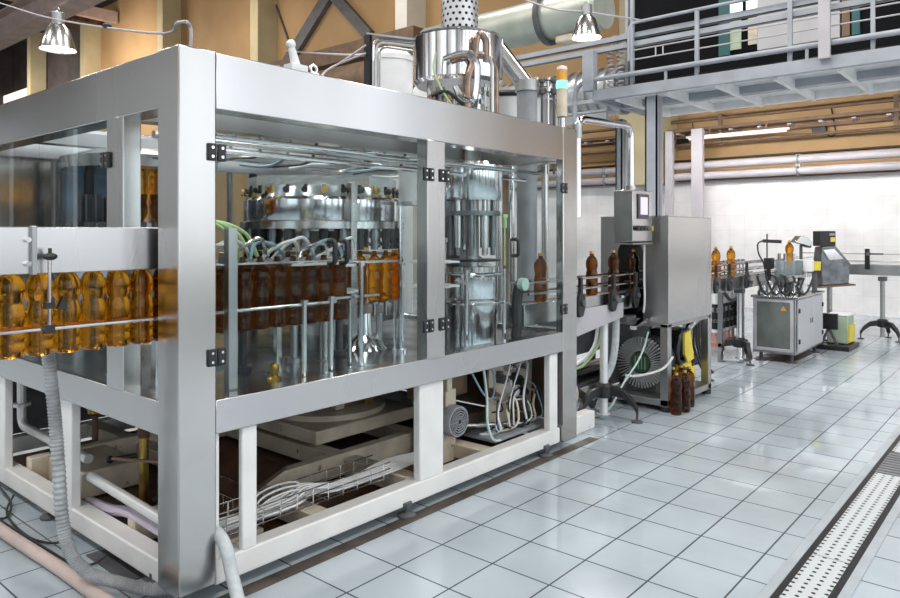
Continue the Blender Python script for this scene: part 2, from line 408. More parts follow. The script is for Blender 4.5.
# ---------------------------------------------------------------- platform
t=thing('platform','grey steel mezzanine platform with white underside joists','platform',(10.5,2,3.67))
build('fascia',B().box(10.46,10.54,-3,5.86,3.67,3.845),'mezz_grey',t,.005)
build('fascia',B().box(10.54,12.7,5.80,5.88,3.67,3.845),'mezz_grey',t)
build('deck_plate',B().box(10.54,12.7,-3,5.8,3.775,3.815),'white_plastic',t)
for k in range(11):
    y=-2.6+k*.81-.05; build('joist',B().box(10.54,12.6,y-.03,y+.03,3.63,3.775),'white_plastic',t)
build('cross_beam',B().box(11.40,11.58,-3,5.8,3.66,3.775),'mezz_grey',t)
build('edge_beam',B().box(12.55,12.7,-3,5.8,3.66,3.775),'white_plastic',t)
for u0,u1,x,l in ((645,657,10.62,'grey steel post carrying the platform edge, right of the olive column'),(615.5,622,12.4,'slim grey steel post under the platform, left of the olive column')):
    a=at(u0,200,x=x);c=at(u1,200,x=x);w=a.y-c.y
    b=B().box(x,x+.2,c.y,c.y+.025,.0,3.66).box(x,x+.2,a.y-.025,a.y,0,3.66).box(x+.09,x+.11,c.y,a.y,0,3.66).box(x,x+.02,c.y,a.y,0,3.66)
    solo('platform_post',l,'post',b,'mezz_grey')
t=thing('railing','grey steel railing with pipe handrail along the platform edge','railing',(10.55,2,3.845))
for k,(u,w) in enumerate(((632,.04),(697,.06),(790,.06),(873,.05),(960,.06))):
    y=at(u,30,x=10.55).y
    build('post',B().box(10.53,10.57,y-w/2,y+w/2,3.845,4.84),'mezz_grey',t)
build('handrail',B().bend([(10.55,5.25,4.25),(10.55,5.25,4.85),(10.55,-3,4.85)],.027,.15),'mezz_grey',t)
for z in (4.41,4.26): build('mid_rail',B().cyl((10.55,5.2,z),(10.55,-3,z),.011,n=8),'lilac_grey',t)
y=at(655,30,x=10.55).y
build('sign_frame',B().box(10.545,10.555,y-.02,y+.0,4.27,4.41).box(10.545,10.555,y-.14,y-.12,4.27,4.41),'lilac_grey',t)
for z,l in ((4.67,'upper'),(4.53,'lower')):
    b=B().box(10.62,10.70,-3,7.6,z-.045,z-.035).box(10.62,10.63,-3,7.6,z-.045,z+.045).box(10.69,10.70,-3,7.6,z-.045,z+.045)
    solo('cable_channel','grey sheet cable channel fixed along the railing, the %s one'%l,'cable channel',b,'mezz_grey')
t=thing('platform_pipe','thick blue-grey pipe running low along the platform railing','pipe',(10.48,2,4.0))
build('run',B().cyl((10.48,5.4,4.02),(10.48,-3,4.02),.04),'mezz_grey',t)
for q in (4.6,2.6,.6): build('clip',B().box(10.465,10.495,q-.02,q+.02,3.845,3.985),'mezz_grey',t)
build('elbow',B().bend([(10.48,5.4,4.02),(10.48,6.2,4.02),(10.48,6.2,3.3)],.04,.3),'mezz_grey',t)
for k in range(3):
    b=B();b.tube([(10.6+.03*k,5.8,3.86),(10.55+.03*k,4.2,3.88-.01*k),(10.6+.03*k,2.6,3.87),(10.57+.02*k,1,3.88),(10.6,-2.5,3.86)],.018,6,4)
    solo('cable','black cable lying on the platform edge, the '+('front','middle','rear')[k]+' strand','cable',b,'black')
y=at(825,30,x=10.42).y
b=B().box(10.36,10.42,y-.07,y+.07,3.85,4.95).box(10.42,10.525,y-.03,y+.03,4.80,4.86).box(10.36,10.46,y-.07,y+.07,3.80,3.85)
solo('light_bracket','pale flat steel bracket standing upright on the platform railing','bracket',b,'lilac_grey')
y=at(585+5,70,x=10.5).y
solo('stair_post','grey square post at the left end of the platform','post',B().box(10.42,10.56,y-.1,y+.1,3.845,4.5),'mezz_grey')
y0,y1=at(625,30,x=10.9).y,at(633,30,x=10.9).y
b=B().box(10.9,10.98,y1,y1+.05,3.82,8).box(10.9,10.98,y0-.05,y0,3.82,8).box(10.96,10.98,y1,y0,3.82,8)
solo('tall_post','tall grey double post rising from the platform past the lamp','post',b,'mezz_grey')
for i,u in enumerate((611,620)):
    p=at(u,70,x=10.75);b=B();pts=[]
    for k in range(73):
        A=k*PI/4;pts.append((10.75+.05*math.cos(A),p.y+.06*math.sin(A),3.86+k*.0095))
    b.tube(pts,.013,6,1);b.bend([pts[-1],(10.75,p.y,4.75),(10.75,p.y-.12,4.75),(10.75,p.y-.12,4.5)],.014,.05,6)
    solo('coiled_hose','coiled grey hose hanging at the platform end, the '+('left' if i==0 else 'right')+' coil','hose',b,'lilac_grey')
# rooms above the platform
t=thing('control_room','dark glazed room above the platform with pale wall panels','room',(12.75,2,3.84))
yA=at(633,30,x=12.75).y
build('dark_wall',B().box(12.75,12.85,-3,yA,3.82,8.5),'black_wall',t)
def ypx(u): return at(u,30,x=12.7).y
build('wall_panel',B().box(12.70,12.76,ypx(840),ypx(757),4.62,7),'room_grey',t,.01)
build('window_frame',B().box(12.68,12.75,ypx(730),ypx(719),4.62,7),'teal',t)
build('window_frame',B().box(12.68,12.75,ypx(860),ypx(852),4.62,7),'teal',t)
build('door_frame',B().box(12.68,12.75,ypx(850),ypx(842),4.62,7),'brown',t)
w=build('window',B().box(12.73,12.76,ypx(757),ypx(728),4.64,5.6),'black_wall',t)
build('pane',B().box(12.70,12.73,ypx(742),ypx(729),5.36,5.54),'pane_lit',w)
build('pane',B().box(12.70,12.73,ypx(757),ypx(746),5.36,5.54),'pane_lit',w)
build('pane',B().box(12.70,12.73,ypx(741),ypx(730),4.70,5.2),'pale_green',w)
build('pane',B().box(12.70,12.73,ypx(757),ypx(748),4.74,5.2),'cream',w)
# ---------------------------------------------------------------- ducts overhead
t=thing('air_duct','large grey-green round ventilation duct overhead with a dark flange','duct',(9,8,4.1))
build('duct_pipe',B().lathe([(.31,0),(.31,2.6),(.325,2.62),(.325,2.68),(.31,2.7),(.31,3.3)],(9,4.85,4.67),40,'y'),'duct',t)
build('flange',B().lathe([(.315,0),(.385,0),(.385,.06),(.315,.06)],(9,5.75,4.67),40,'y'),'dark_grey',t)
build('support',B().box(8.9,9.1,5.3,5.6,4.26,4.375),'cream',t,.02)
b=B()
prof=[]
for k in range(36): prof+=[(.40 if k%2 else .45,k*.1),(.40 if k%2 else .45,k*.1+.085)]
b.lathe(prof,(11.9,6.0,4.1),36,'y');solo('ribbed_duct','silver ribbed round duct at the left end of the platform','duct',b,'silver_rib')
b=B();pr=[(5.0,0),(5.0,.04)]
b.box(11.2,11.3,6.0,13,3.45,3.6).box(11.2,11.3,6.0,13,3.8,3.86).box(11.2,11.3,6.0,13,3.62,3.66)
solo('pipe_rack','grey horizontal channel rack behind the stack light','rack',b,'silver_rib')
b=B().bend([(12.6,13,3.3),(12.6,9.2,3.3),(12.6,9.2,0)],.09,.3)
solo('brown_pipe','thick dark brown pipe bending behind the white tank','pipe',b,'brown')
solo('wall_duct','dark brown rectangular duct on the ochre wall behind the white tank','duct',B().box(13.7,14.25,13,20.6,6.5,7.0),'brown')
solo('wall_duct','low brown round duct in shadow behind the machine top','duct',B().lathe([(.5,0),(.5,7)],(12.9,12.5,5.55),28,'y'),'brown')
# ---------------------------------------------------------------- lamps and cables
def lamp(label,p,r,on):
    t=thing('pendant_lamp',label,'lamp',p)
    x,y,z=p
    build('shade',B().lathe([(r,0),(r*.98,.02),(r*.62,r*1.25),(r*.42,r*1.45),(r*.40,r*1.5),(r*.38,r*1.48),(r*.60,r*1.2),(r*.95,.02)],p,28,cap=False),'steel',t)
    build('ballast',B().lathe([(r*.36,r*1.45),(r*.36,r*2.2),(r*.30,r*2.25),(.02,r*2.26)],p,20),'steel_dull',t)
    build('hook',B().torus((x,y,z+r*2.38),r*.13,r*.04,'x',16,6),'steel_dull',t)
    build('lens',B().lathe([(r*.93,.012),(r*.93,.02)],p,28),'lamp_glow' if on else 'white_plastic',t)
    L=bpy.data.lights.new('lamp','SPOT');L.energy=260 if on else 90;L.spot_size=2.4;L.shadow_soft_size=.12
    o=bpy.data.objects.new('lamp_light',L);o.location=(x,y,z-.03);C.objects.link(o);o['kind']='helper'
P1=at(58,50,d=7.0);lamp('lit metal bell lamp hanging from a cable, upper left above the machine',P1,.165,True)
P2=at(586.5,38,d=8.0);lamp('shiny bell lamp with a pale lens hanging before the big round duct',P2,.165,True)
top1=at(50,18,d=7.0);cn=Vector((1.50,2.66,2.215))
b=B().tube([cn,cn+Vector((.0,0,.10)),cn+Vector((-.02,.06,.125)),at(150,33,d=4.2),top1,at(0,3,d=8.5),at(-80,-22,d=10)],.007,6,5)
solo('lamp_cable','pale overhead cable running from the machine corner past the bell lamp','cable',b,'lilac_grey')
p=at(107,26,d=5.2);solo('cable_connector','small black connector hanging on the pale overhead cable','connector',B().ball(p,.022,10,(1.6,1.6,.9)),'black')
b=B().tube([at(500,-10,d=9),at(550,8,d=8.2),at(586,12,d=8),at(640,20,d=9.2)],.012,6,4)
solo('lamp_cable','thin cable strung overhead to the bell lamp by the duct','cable',b,'lilac_grey')
b=B().tube([at(284,51,x=14.9),at(330,54,d=9),at(366,55,d=5.3)],.014,6,4)
solo('cable','straight grey conduit at the foot of the dark brace','conduit',b,'lilac_grey')
b=B().tube([at(276,5,x=15.06),at(291,48,x=15.06)],.035,6,1)
solo('steel_rod','thin dark rod leaning beside the dark brace','rod',b,'dark_grey')
p=at(8,98,x=14.9);solo('window_lamp','bright yellowish light strip at the far end of the hall','lamp',B().box(14.7,14.8,p.y-4,p.y+1.2,p.z-.5,p.z+.1),'tube_glow')
# ---------------------------------------------------------------- floor drain right
t=thing('floor_drain','long floor drain channel with perforated steel covers, right of the walkway','drain',(4,.79,0))
build('channel',B().box(-2,9,.655,.925,-.05,.003),'black',t)
build('rim',B().box(-2,9,.895,.935,0,.006),'grout_trim',t);build('rim',B().box(-2,9,.645,.685,0,.006),'grout_trim',t)
gx=at(890,476,z=0).x;gx1=at(897,462,z=0).x+.22
edges=[-1,0.6,1.6,2.6,3.58,gx,gx1,5.8,6.8,7.8]
for a,c in zip(edges[:-1],edges[1:]):
    if a==gx:
        b=B().box(a+.01,c-.01,.71,.87,.0,.005)
        n=build('grate',b,'dark_grey',t)
        bb=B()
        for k in range(9): bb.box(a+.02+k*(c-a-.04)/9,a+.035+k*(c-a-.04)/9,.712,.868,.005,.009)
        build('grate_bars',bb,'grey',n)
    else: build('cover_plate',B().box(a+.004,c-.004,.715,.865,.0,.007),'perf_plate',t)
g=B().box(1.2,4.6,2.525,2.60,-.02,.003)
solo('floor_gutter','dark dirty gutter slot in the floor along the front of the machine','gutter',g,'gutter')
# ================================================================= FILLING MACHINE
XL,XR,YF,YB=1.405,4.39,2.58,5.30
W=.163
t=mach=thing('machine_enclosure','big stainless steel machine enclosure with hinged glass doors filling the left half','machine',(XL,YF,.07))
for a in ((XL,XL+W,YF,YF+W),(4.21,XR,YF,YF+.06),(XL,XL+W,YB-W,YB),(XR-W,XR,YB-W,YB)):
    build('corner_post',B().box(*a,.07 if a[0]<2 else .05,2.215),'steel',t,.006)
build('front_post',B().box(2.83,2.975,YF,YF+.08,.80,1.99),'steel',t,.005)
build('side_post',B().box(XL+.004,XL+.085,3.05,3.21,.80,1.99),'steel',t,.005)
build('side_post',B().box(XL+.004,XL+.085,4.81,4.97,.80,1.99),'steel',t,.005)
build('rear_post',B().box(2.83,2.975,YB-.08,YB,.80,1.99),'steel',t,.005)
e=.004
build('top_beam',B().box(XL+W,4.212,YF+e,YF+.12,1.985,2.213),'steel_h',t,.004)
build('top_beam',B().box(XL+e,XL+.12,YF+W,YB-W,1.985,2.213),'steel',t,.004)
build('top_beam',B().box(XL+W,XR-W,YB-.12,YB-e,1.985,2.213),'steel_h',t,.004)
build('top_beam',B().box(XR-.12,XR-e,YF+.06,YB-W,1.985,2.213),'steel',t,.004)
build('lower_beam',B().box(XL+W,4.212,YF+e,YF+.10,.672,.81),'steel_h',t,.004)
build('lower_beam',B().box(XL+e,XL+.10,YF+W,YB-W,.672,.81),'steel',t,.004)
build('lower_beam',B().box(XL+W,XR-W,YB-.10,YB-e,.672,.81),'steel_h',t,.004)
build('lower_beam',B().box(XR-.10,XR-e,YF+.06,YB-W,.672,.81),'steel',t,.004)
build('deck_plate',B().box(XL+.1,XR-.1,YF+.1,YB-.1,.74,.785),'deck',t)
build('back_panel',B().box(XL+W,2.3,YB-.04,YB-.03,.81,1.985),'steel',t)
build('back_panel',B().box(2.0,2.45,YB-.06,YB-.045,1.2,1.985),'blue_panel',t)
build('back_panel',B().box(2.3,2.83,YB-.04,YB-.03,.81,1.985),'steel',t)
build('back_panel',B().box(2.975,3.6,YB-.04,YB-.03,.81,1.985),'glass',t)
build('back_panel',B().box(3.6,XR-W,YB-.04,YB-.03,.81,1.985),'glass',t)
build('rear_shade_panel',B().box(XL+W,XR-W,YB-.02,YB-.01,.15,.67),'dark_grey',t)  # added panel, keeps light out of the space below the deck
build('end_shade_panel',B().box(XR-.02,XR-.01,YF+.1,YB-W,.15,.67),'brown',t)  # second added panel, darkens the underside from the right end
def hinge(d,x,y,z,face,both=True):
    b=B()
    for s in ((-1,1) if both else (1,)):
        if face=='y': b.box(x+s*.022-.019,x+s*.022+.019,y-.014,y,z-.035,z+.035)
        else: b.box(x-.014,x,y+s*.022-.019,y+s*.022+.019,z-.035,z+.035)
    h=build('hinge',b,'black',d,.004)
    for s in (-1,1):
        for k in (-1,1):
            if face=='y': b=B().cyl((x+s*.022,y-.017,z+k*.018),(x+s*.022,y-.013,z+k*.018),.006,n=8)
            else: b=B().cyl((x-.017,y+s*.022,z+k*.018),(x-.013,y+s*.022,z+k*.018),.006,n=8)
            build('hinge_screw',b,'chrome',d)
def door(x0,x1,face,label,hx,hz,handle=None):
    b=B()
    if face=='y': b.box(x0+.004,x1-.004,YF+.012,YF+.020,.812,1.983)
    else: b.box(XL+.012,XL+.020,x0+.004,x1-.004,.812,1.983)
    d=build('door',b,'glass',t);d['label']=label
    for z in hz:
        if face=='y': hinge(d,hx,YF+.004,z,'y')
        else: hinge(d,XL+.004,hx,z,'x')
    if handle is not None:
        build('handle',B().bend([(handle,YF+.012,1.345),(handle,YF-.035,1.345),(handle,YF-.035,1.447),(handle,YF+.012,1.447)],.012,.03,8),'black',d)
door(XL+W,2.194,'y','glass door',1.568,(1.809,.985),2.158)
door(2.194,2.83,'y','glass door',2.835,(1.801,.985),2.231)
door(2.975,3.6,'y','glass door',2.965,(1.801,.985))
door(3.6,4.21,'y','glass door',4.214,(1.794,.965),3.625)
door(3.21,4.012,'x','glass side door',3.205,(1.807,))
door(4.016,4.81,'x','glass side door',4.815,(1.807,))
build('rail',B().cyl((1.57,2.76,1.90),(4.21,2.76,1.90),.012,n=10),'chrome',t)
build('rail',B().cyl((1.57,2.9,1.86),(4.21,2.9,1.86),.014,n=10),'chrome',t)
build('rail',B().cyl((1.57,3.1,1.93),(4.21,3.1,1.93),.018,n=10),'steel',t)
build('roof_channel',B().box(1.57,4.27,3.3,3.42,2.02,2.10),'steel_dull',t)
build('roof_channel',B().box(1.57,4.27,4.55,4.67,2.02,2.10),'steel_dull',t)
# ---------------------------------------------------------------- white base frame
t=thing('base_frame','white painted steel base frame below the glass machine enclosure','frame',(XL,YF,0))
for x0,x1,d in ((1.70,1.775,.03),(2.79,2.985,.05),(4.07,4.17,.05)): build('post',B().box(x0,x1,YF+.02,YF+.02+d,.15,.672),'white_paint',t,.008)
build('post',B().box(1.575,1.60,YF+.03,YF+.10,.06,.672),'white_paint',t,.004)
for y0,y1 in ((3.65,3.85),(4.57,4.77)): build('post',B().box(XL+.03,XL+.075,y0,y1,.14,.672),'white_paint',t,.006)
build('front_rail',B().box(1.575,4.20,YF+.02,YF+.11,.052,.155),'white_paint',t,.008)
build('side_rail',B().box(XL+.03,XL+.12,2.72,YB-.1,.05,.145),'white_paint',t,.008)
build('rear_rail',B().box(1.5,4.25,YB-.12,YB-.03,.05,.15),'white_paint',t,.008)
build('side_rail',B().box(4.25,4.34,2.66,YB-.1,.05,.15),'white_paint',t,.008)
for x,z0,z1 in ((2.14,.06,.15),(2.78,.06,.16),(3.45,.06,.15)): build('cross_beam',B().box(x,x+.10,YF+.11,YB-.12,z0,z1),'cream',t,.006)
for y,z0,z1 in ((3.20,.06,.19),(4.45,.06,.2)): build('long_beam',B().box(1.53,4.25,y,y+.07,z0,z1),'cream',t,.006)
for x,y in ((2.69,2.60),(4.02,2.60),(1.46,2.86),(1.47,4.0),(1.5,5.15),(4.25,5.2)):
    build('levelling_foot',B().lathe([(.05,0),(.05,.012),(.03,.02),(.012,.024),(.012,.055),(.028,.055),(.028,.075)],(x,y,0),16),'dark_grey',t)
b=B().box(1.56,4.24,2.72,5.15,.012,.04);solo('drip_tray','rusty brown drip tray on the floor under the machine','tray',b,'rust')
# pedestal of the carousel under the deck
t=thing('turntable_pedestal','cream painted round pedestal on a square plinth under the machine deck','pedestal',(3.2,3.85,.2))
build('plinth',B().box(2.75,3.65,3.42,4.3,.195,.28),'cream',t,.008)
build('ring',B().lathe([(.40,.28),(.40,.315),(.33,.33),(.26,.335)],(3.2,3.86,0),40),'cream',t)
build('drum',B().lathe([(.26,.335),(.26,.74)],(3.2,3.86,0),32),'brown',t)
for k in range(8):
    A=k*PI/4+.3;build('bracket',B().bc((3.2+.31*math.cos(A),3.86+.31*math.sin(A),.52),(.07,.07,.36)),'cream' if k%2 else 'brass',t,.005)
solo('gearbox','dark brown gearbox housing under the deck behind the fan motor','gearbox',B().box(3.35,3.75,3.05,3.24,.40,.66).cyl((3.55,3.05,.52),(3.55,2.98,.52),.08),'brown',.01)
# fan motor
t=thing('electric_motor','grey electric motor with round grille fan cover behind the wide white post','motor',(3.40,2.85,.1))
mc=Vector((3.395,2.83,.315))
build('fan_cover',B().lathe([(.04,.0),(.092,.0),(.098,.012),(.098,.08),(.09,.09)],mc,32,'y'),'room_grey',t)
b=B()
for k in range(1,6): b.torus(mc+Vector((0,-.004,0)),.015*k+.004,.0045,'y',28,5)
for k in range(8):
    A=k*PI/4;b.cyl(mc+Vector((.02*math.cos(A),-.004,.02*math.sin(A))),mc+Vector((.088*math.cos(A),-.004,.088*math.sin(A))),.003,n=5)
build('fan_grille',b,'grey',t)
build('grille_back',B().cyl(mc+Vector((0,-.0035,0)),mc+Vector((0,.002,0)),.084,n=28),'black',t)
build('stator',B().cyl(mc+Vector((0,.1,0)),mc+Vector((0,.30,0)),.082,n=24),'grey',t)
build('mount',B().box(3.33,3.47,2.92,3.14,.045,.235),'cream',t,.005).name
build('terminal_box',B().bc((3.40,2.95,.45),(.10,.10,.11)).bc((3.36,2.90,.56),(.05,.05,.12)),'cream',t,.006)
# pneumatic panel under the right door
t=thing('pneumatic_station','cream mounting plate crowded with pneumatic valves and hoses under the right door','valve panel',(3.95,2.9,.2))
build('plate',B().prism([(3.78,.17),(4.29,.20),(4.31,.66),(3.80,.66)],'y',2.90,2.92),'cream',t,.003)
build('shelf',B().box(3.62,4.22,2.72,2.98,.15,.17),'grey',t,.003)
for k,(x,z,r) in enumerate(((3.88,.50,.03),(3.98,.56,.028),(4.06,.47,.035),(3.80,.40,.028),(4.0,.40,.04),(4.12,.38,.03),(4.15,.56,.03),(3.93,.30,.025),(4.10,.28,.03))):
    build('valve',B().cyl((x,2.90,z),(x,2.83,z),r,n=14).cyl((x,2.83,z),(x,2.81,z),r*.6,n=10).bc((x,2.875,z+r*1.3),(r*1.1,.04,r)),('dark_grey','steel','black','red_brown','white_plastic','black','steel_dull','chrome','dark_grey')[k],t,.002)
hm=['hose_white','hose_blue','black','cream','hose_white','cream','black','mint','hose_white','black','hose_white','black']
for k in range(16):
    x0=3.76+.027*k;z0=.26+.34*R.random();x1=x0+.25*R.uniform(-1,1);x1=min(max(x1,3.70),4.17)
    pts=[(x0,2.89,z0),(x0+.04*R.uniform(-1,1),2.80,z0+.03),(x1,2.76,.30+.12*R.random()),(x1+.05*R.uniform(-1,1),2.74,.22),(x0-.06,2.80,.18+.02*(k%3)),(x0-.12,2.86,.18)]
    build('hose',B().tube(pts,.0055 if k%3 else .008,7,5),hm[k%12],t)
for k in range(2): build('boot',B().cyl((4.0+.07*k,2.80,.17),(3.97+.07*k,2.76,.26),.03,.02,n=12),'black',t)
t2=B()
t2.tube([(3.55,2.76,.64),(3.56,2.74,.45),(3.54,2.72,.3),(3.58,2.71,.19),(3.66,2.71,.164)],.009,7,5)
solo('air_hose','pale green air hose curving down beside the fan motor to the white rail','hose',t2,'mint')
solo('air_hose','blue air hose looping below the beam beside the cream valve panel','hose',B().tube([(3.46,2.8,.64),(3.58,2.78,.46),(3.70,2.80,.42),(3.78,2.85,.55),(3.70,2.90,.66)],.007,7,5),'hose_blue')
solo('drain_pipe','thin steel pipe lying low beside the fan motor','pipe',B().cyl((3.48,2.90,.26),(3.84,2.80,.215),.017),'steel')
# wire cable tray and its cables
t=thing('cable_tray','wire mesh cable tray running low behind the white front rail','cable tray',(1.6,2.76,.14))
b=B()
for y,z in ((2.745,.17),(2.745,.215),(2.745,.25),(2.79,.165),(2.835,.165),(2.88,.17),(2.88,.215),(2.88,.26)): b.tube([(1.6,y,z),(2.71,y,z)],.0035,5,1)
build('wire_run',b,'chrome',t)
for k in range(12):
    x=1.62+k*.095;build('wire_hoop',B().tube([(x,2.745,.25),(x,2.745,.165),(x,2.88,.165),(x,2.88,.26)],.004,5,1),'chrome',t)
t=thing('cable_tray','short wire mesh tray turned inwards beside the narrow white post','cable tray',(2.0,2.9,.17))
b=B()
for x,z in ((1.86,.17),(1.86,.25),(1.94,.17),(2.0,.17),(2.0,.25)): b.tube([(x,2.9,z),(x,3.25,z)],.0035,5,1)
build('wire_run',b,'chrome',t)
for k in range(5):
    y=2.92+k*.08;build('wire_hoop',B().tube([(1.86,y,.25),(1.86,y,.165),(2.0,y,.165),(2.0,y,.25)],.004,5,1),'chrome',t)
for k in range(8):
    y=2.757+.0145*k;h=.022 if k%2 else .006
    pts=[(1.60,y,.185+.004*k),(1.85,y+.01,.185+h*.4),(2.08,y-.01,.19+h),(2.2,y+.015,.20+h*1.6),(2.35,y,.19+h*.6),(2.55,y+.008,.185),(2.78,y,.19+.004*k),(3.05,y,.20)]
    solo('tray_cable','white cable lying in the long wire tray, %s strand from its front'%ORD[k],'cable',B().tube(pts,.0062,6,4),'hose_white',group='white cables in the wire tray')
for k in range(3):
    pts=[(2.08+.3*math.cos(A)*.45,2.82+.03*k,.205+.035*math.sin(A)+.012*k) for A in [j*PI/5 for j in range(6)]]
    solo('cable_loop','white cable loop arching above the wire tray, '+('nearest','middle','rear')[k]+' of three','cable',B().tube(pts,.0055,6,3),'hose_white',group='cable loops on the wire tray')
# pipes low on the left side
solo('drain_hose','pale purple hose crossing behind the left white rail','hose',B().tube([(1.56,3.75,.12),(1.56,3.5,.14),(1.55,3.3,.185),(1.54,3.1,.195),(1.53,2.78,.19)],.026,10,4),'hose_purple')
solo('drain_pipe','silver pipe crossing diagonally between the white side post and the corner pillar','pipe',B().tube([(1.53,3.66,.275),(1.50,2.76,.265)],.024,12,1),'bright_fin')
solo('drain_pipe','silver bent pipe with a collar behind the far left side opening','pipe',B().bend([(1.62,4.86,.66),(1.62,4.86,.30),(1.62,3.9,.29)],.026,.08,10).cyl((1.62,4.86,.42),(1.62,4.86,.44),.05),'bright_fin')
t=thing('brass_valve','brass valve on a vertical pipe in the far left side opening','valve',(1.95,5.0,.05))
build('pipe',B().cyl((1.95,4.6,.045),(1.95,4.6,.66),.018),'brown',t);build('body',B().lathe([(.02,.34),(.045,.36),(.05,.42),(.03,.44),(.03,.47),(.05,.48),(.05,.50),(.02,.52)],(1.95,4.6,0),14),'brass',t)
t=thing('brass_valve','brass upright pipe with a dark elbow behind the white side post','valve',(1.82,3.75,.05))
build('pipe',B().cyl((1.82,3.7,.042),(1.82,3.7,.40),.024),'brass',t);build('elbow',B().bend([(1.82,3.7,.40),(1.82,3.7,.48),(1.95,3.6,.52)],.03,.05),'rust',t)
build('handle',B().cyl((1.70,3.80,.29),(1.80,3.74,.30),.012).ball((1.69,3.805,.29),.02),'black',t)
solo('tie_rod','thin dark rod across the left side opening under the beam','rod',B().cyl((1.55,3.46,.40),(1.62,2.75,.50),.008),'brown')
solo('box_section','cream box standing on the floor behind the far left side opening','box',B().box(1.62,1.95,4.0,4.45,.045,.19),'cream',.01)
solo('rusty_plate','cream flat plate with rusty edges on the tray near the corner pillar','plate',B().box(1.64,1.95,2.80,3.05,.041,.12),'cream',.01)
solo('skirt_plate','rusty slanted plate in the dark behind the left side opening','plate',B().bar((1.75,3.22,.14),(2.2,3.22,.30),.5,.02),'rust')
# floor hoses and cables by the left side
solo('floor_hose','pinkish hose lying on the tiles along the left image edge','hose',B().tube([(1.24,6.5,.028),(1.22,4.6,.028),(1.225,3.9,.028),(1.25,3.3,.028),(1.255,2.9,.028),(1.27,2.5,.028),(1.33,1.9,.028),(1.4,1.2,.028)],.028,12,4),'hose_pink')
solo('drain_hose','ribbed grey hose hanging from the bottle channel to the floor by the corner pillar','hose',
 B().ribbed([(1.10,3.08,1.27),(1.125,3.11,1.12),(1.14,3.125,.98),(1.155,3.11,.78),(1.165,3.10,.6),(1.178,3.085,.32),(1.20,3.055,.18),(1.25,2.99,.10),(1.32,2.91,.066),(1.39,2.83,.04),(1.47,2.74,.035)],.0245),'hose_ribbed')
solo('drain_hose','pale blue-grey hose coming out right of the corner pillar down to the floor','hose',
 B().tube([(1.62,2.80,.16),(1.598,2.69,.235),(1.585,2.60,.265),(1.585,2.535,.22),(1.59,2.50,.12),(1.585,2.45,.045),(1.56,2.38,.03),(1.45,2.2,.03)],.026,14,5),'hose_grey')
for k,p in enumerate(([(1.40,4.9,.10),(1.30,4.7,.03),(1.25,4.4,.008),(1.30,4.15,.008),(1.38,4.3,.03),(1.41,4.6,.05)],[(1.41,4.35,.05),(1.33,4.2,.008),(1.30,3.8,.008),(1.36,3.6,.02),(1.42,3.75,.04)],[(1.42,3.65,.05),(1.36,3.55,.01),(1.33,3.4,.007),(1.37,3.28,.007),(1.43,3.25,.04)],[(1.30,4.9,.007),(1.28,4.3,.007),(1.30,3.7,.007),(1.33,3.2,.007),(1.36,3.0,.007)])):
    solo('floor_cable',('dark cable loop on the tiles at the far end of the left rail','dark cable looping below the far half of the left rail','dark cable loop on the tiles beneath the white side post','thin black cable lying straight along the left rail')[k],'cable',B().tube(p,.006,7,5),'rubber')
solo('sump_plate','dark wet metal cover plate on the floor beneath the left white rail','plate',B().box(1.40,1.75,3.0,3.4,0,.006),'dark_grey')
# ---------------------------------------------------------------- bottles
def prof_big():
    return [(.004,.012),(.02,.010),(.034,0),(.043,.004),(.0465,.02),(.0465,.05),(.0455,.054),(.0465,.058),(.0465,.095),(.0452,.10),(.0465,.105),(.0465,.145),(.0465,.160),(.0445,.168),(.045,.174),(.041,.186),(.0385,.195),(.041,.204),(.0455,.218),(.0472,.236),(.0466,.256),(.043,.272),(.036,.288),(.026,.300),(.0165,.308),(.0145,.315),(.0205,.316),(.0205,.321),(.0145,.322),(.0135,.338),(.011,.338),(.011,.33)]
def bottle(label,group,mat='amber',cap=True,prof=None,upside=False):
    r=thing('bottle',label,'bottle',(0,0,0),group)
    build('bottle_body',B().lathe(prof or prof_big(),(0,0,0),22,cap=False),mat,r,angle=60)
    if cap:
        h=(prof or prof_big())[-2][1]
        build('cap',B().lathe([(.0165,h-.014),(.0170,h+.002),(.0155,h+.006),(.002,h+.006)],(0,0,0),16),'brass',r)
    return r
FAR=Vector((0,0,-50))
pb=bottle('','', 'amber',False)
used=[0]
def place(proto,loc,label,group,rot=None):
    if proto.name not in used:
        used.append(proto.name);proto.location=loc;proto['label']=label;proto['group']=group
        if rot is not None:proto.rotation_euler=rot
        return proto
    return dup(proto,loc,label,group,rot)
pi=bottle('','','amber_dark',False)  # inner row's amber darkened, shade of the machine put into its colour
NB=20;PITCH=.0955
for k in range(8):
    x=1.394-k*PITCH
    place(pb,(x,2.86,1.035),'empty amber bottle hanging under the steel channel, %s one out from the corner pillar'%ORD[k],'amber bottles on the infeed channel')
for k in range(11):
    x=1.394+PITCH*(k+1)
    place(pi,(x,2.86,1.035),'amber bottle in the row behind the left front door, %s from the corner pillar'%ORD[k],'amber bottles on the infeed channel')
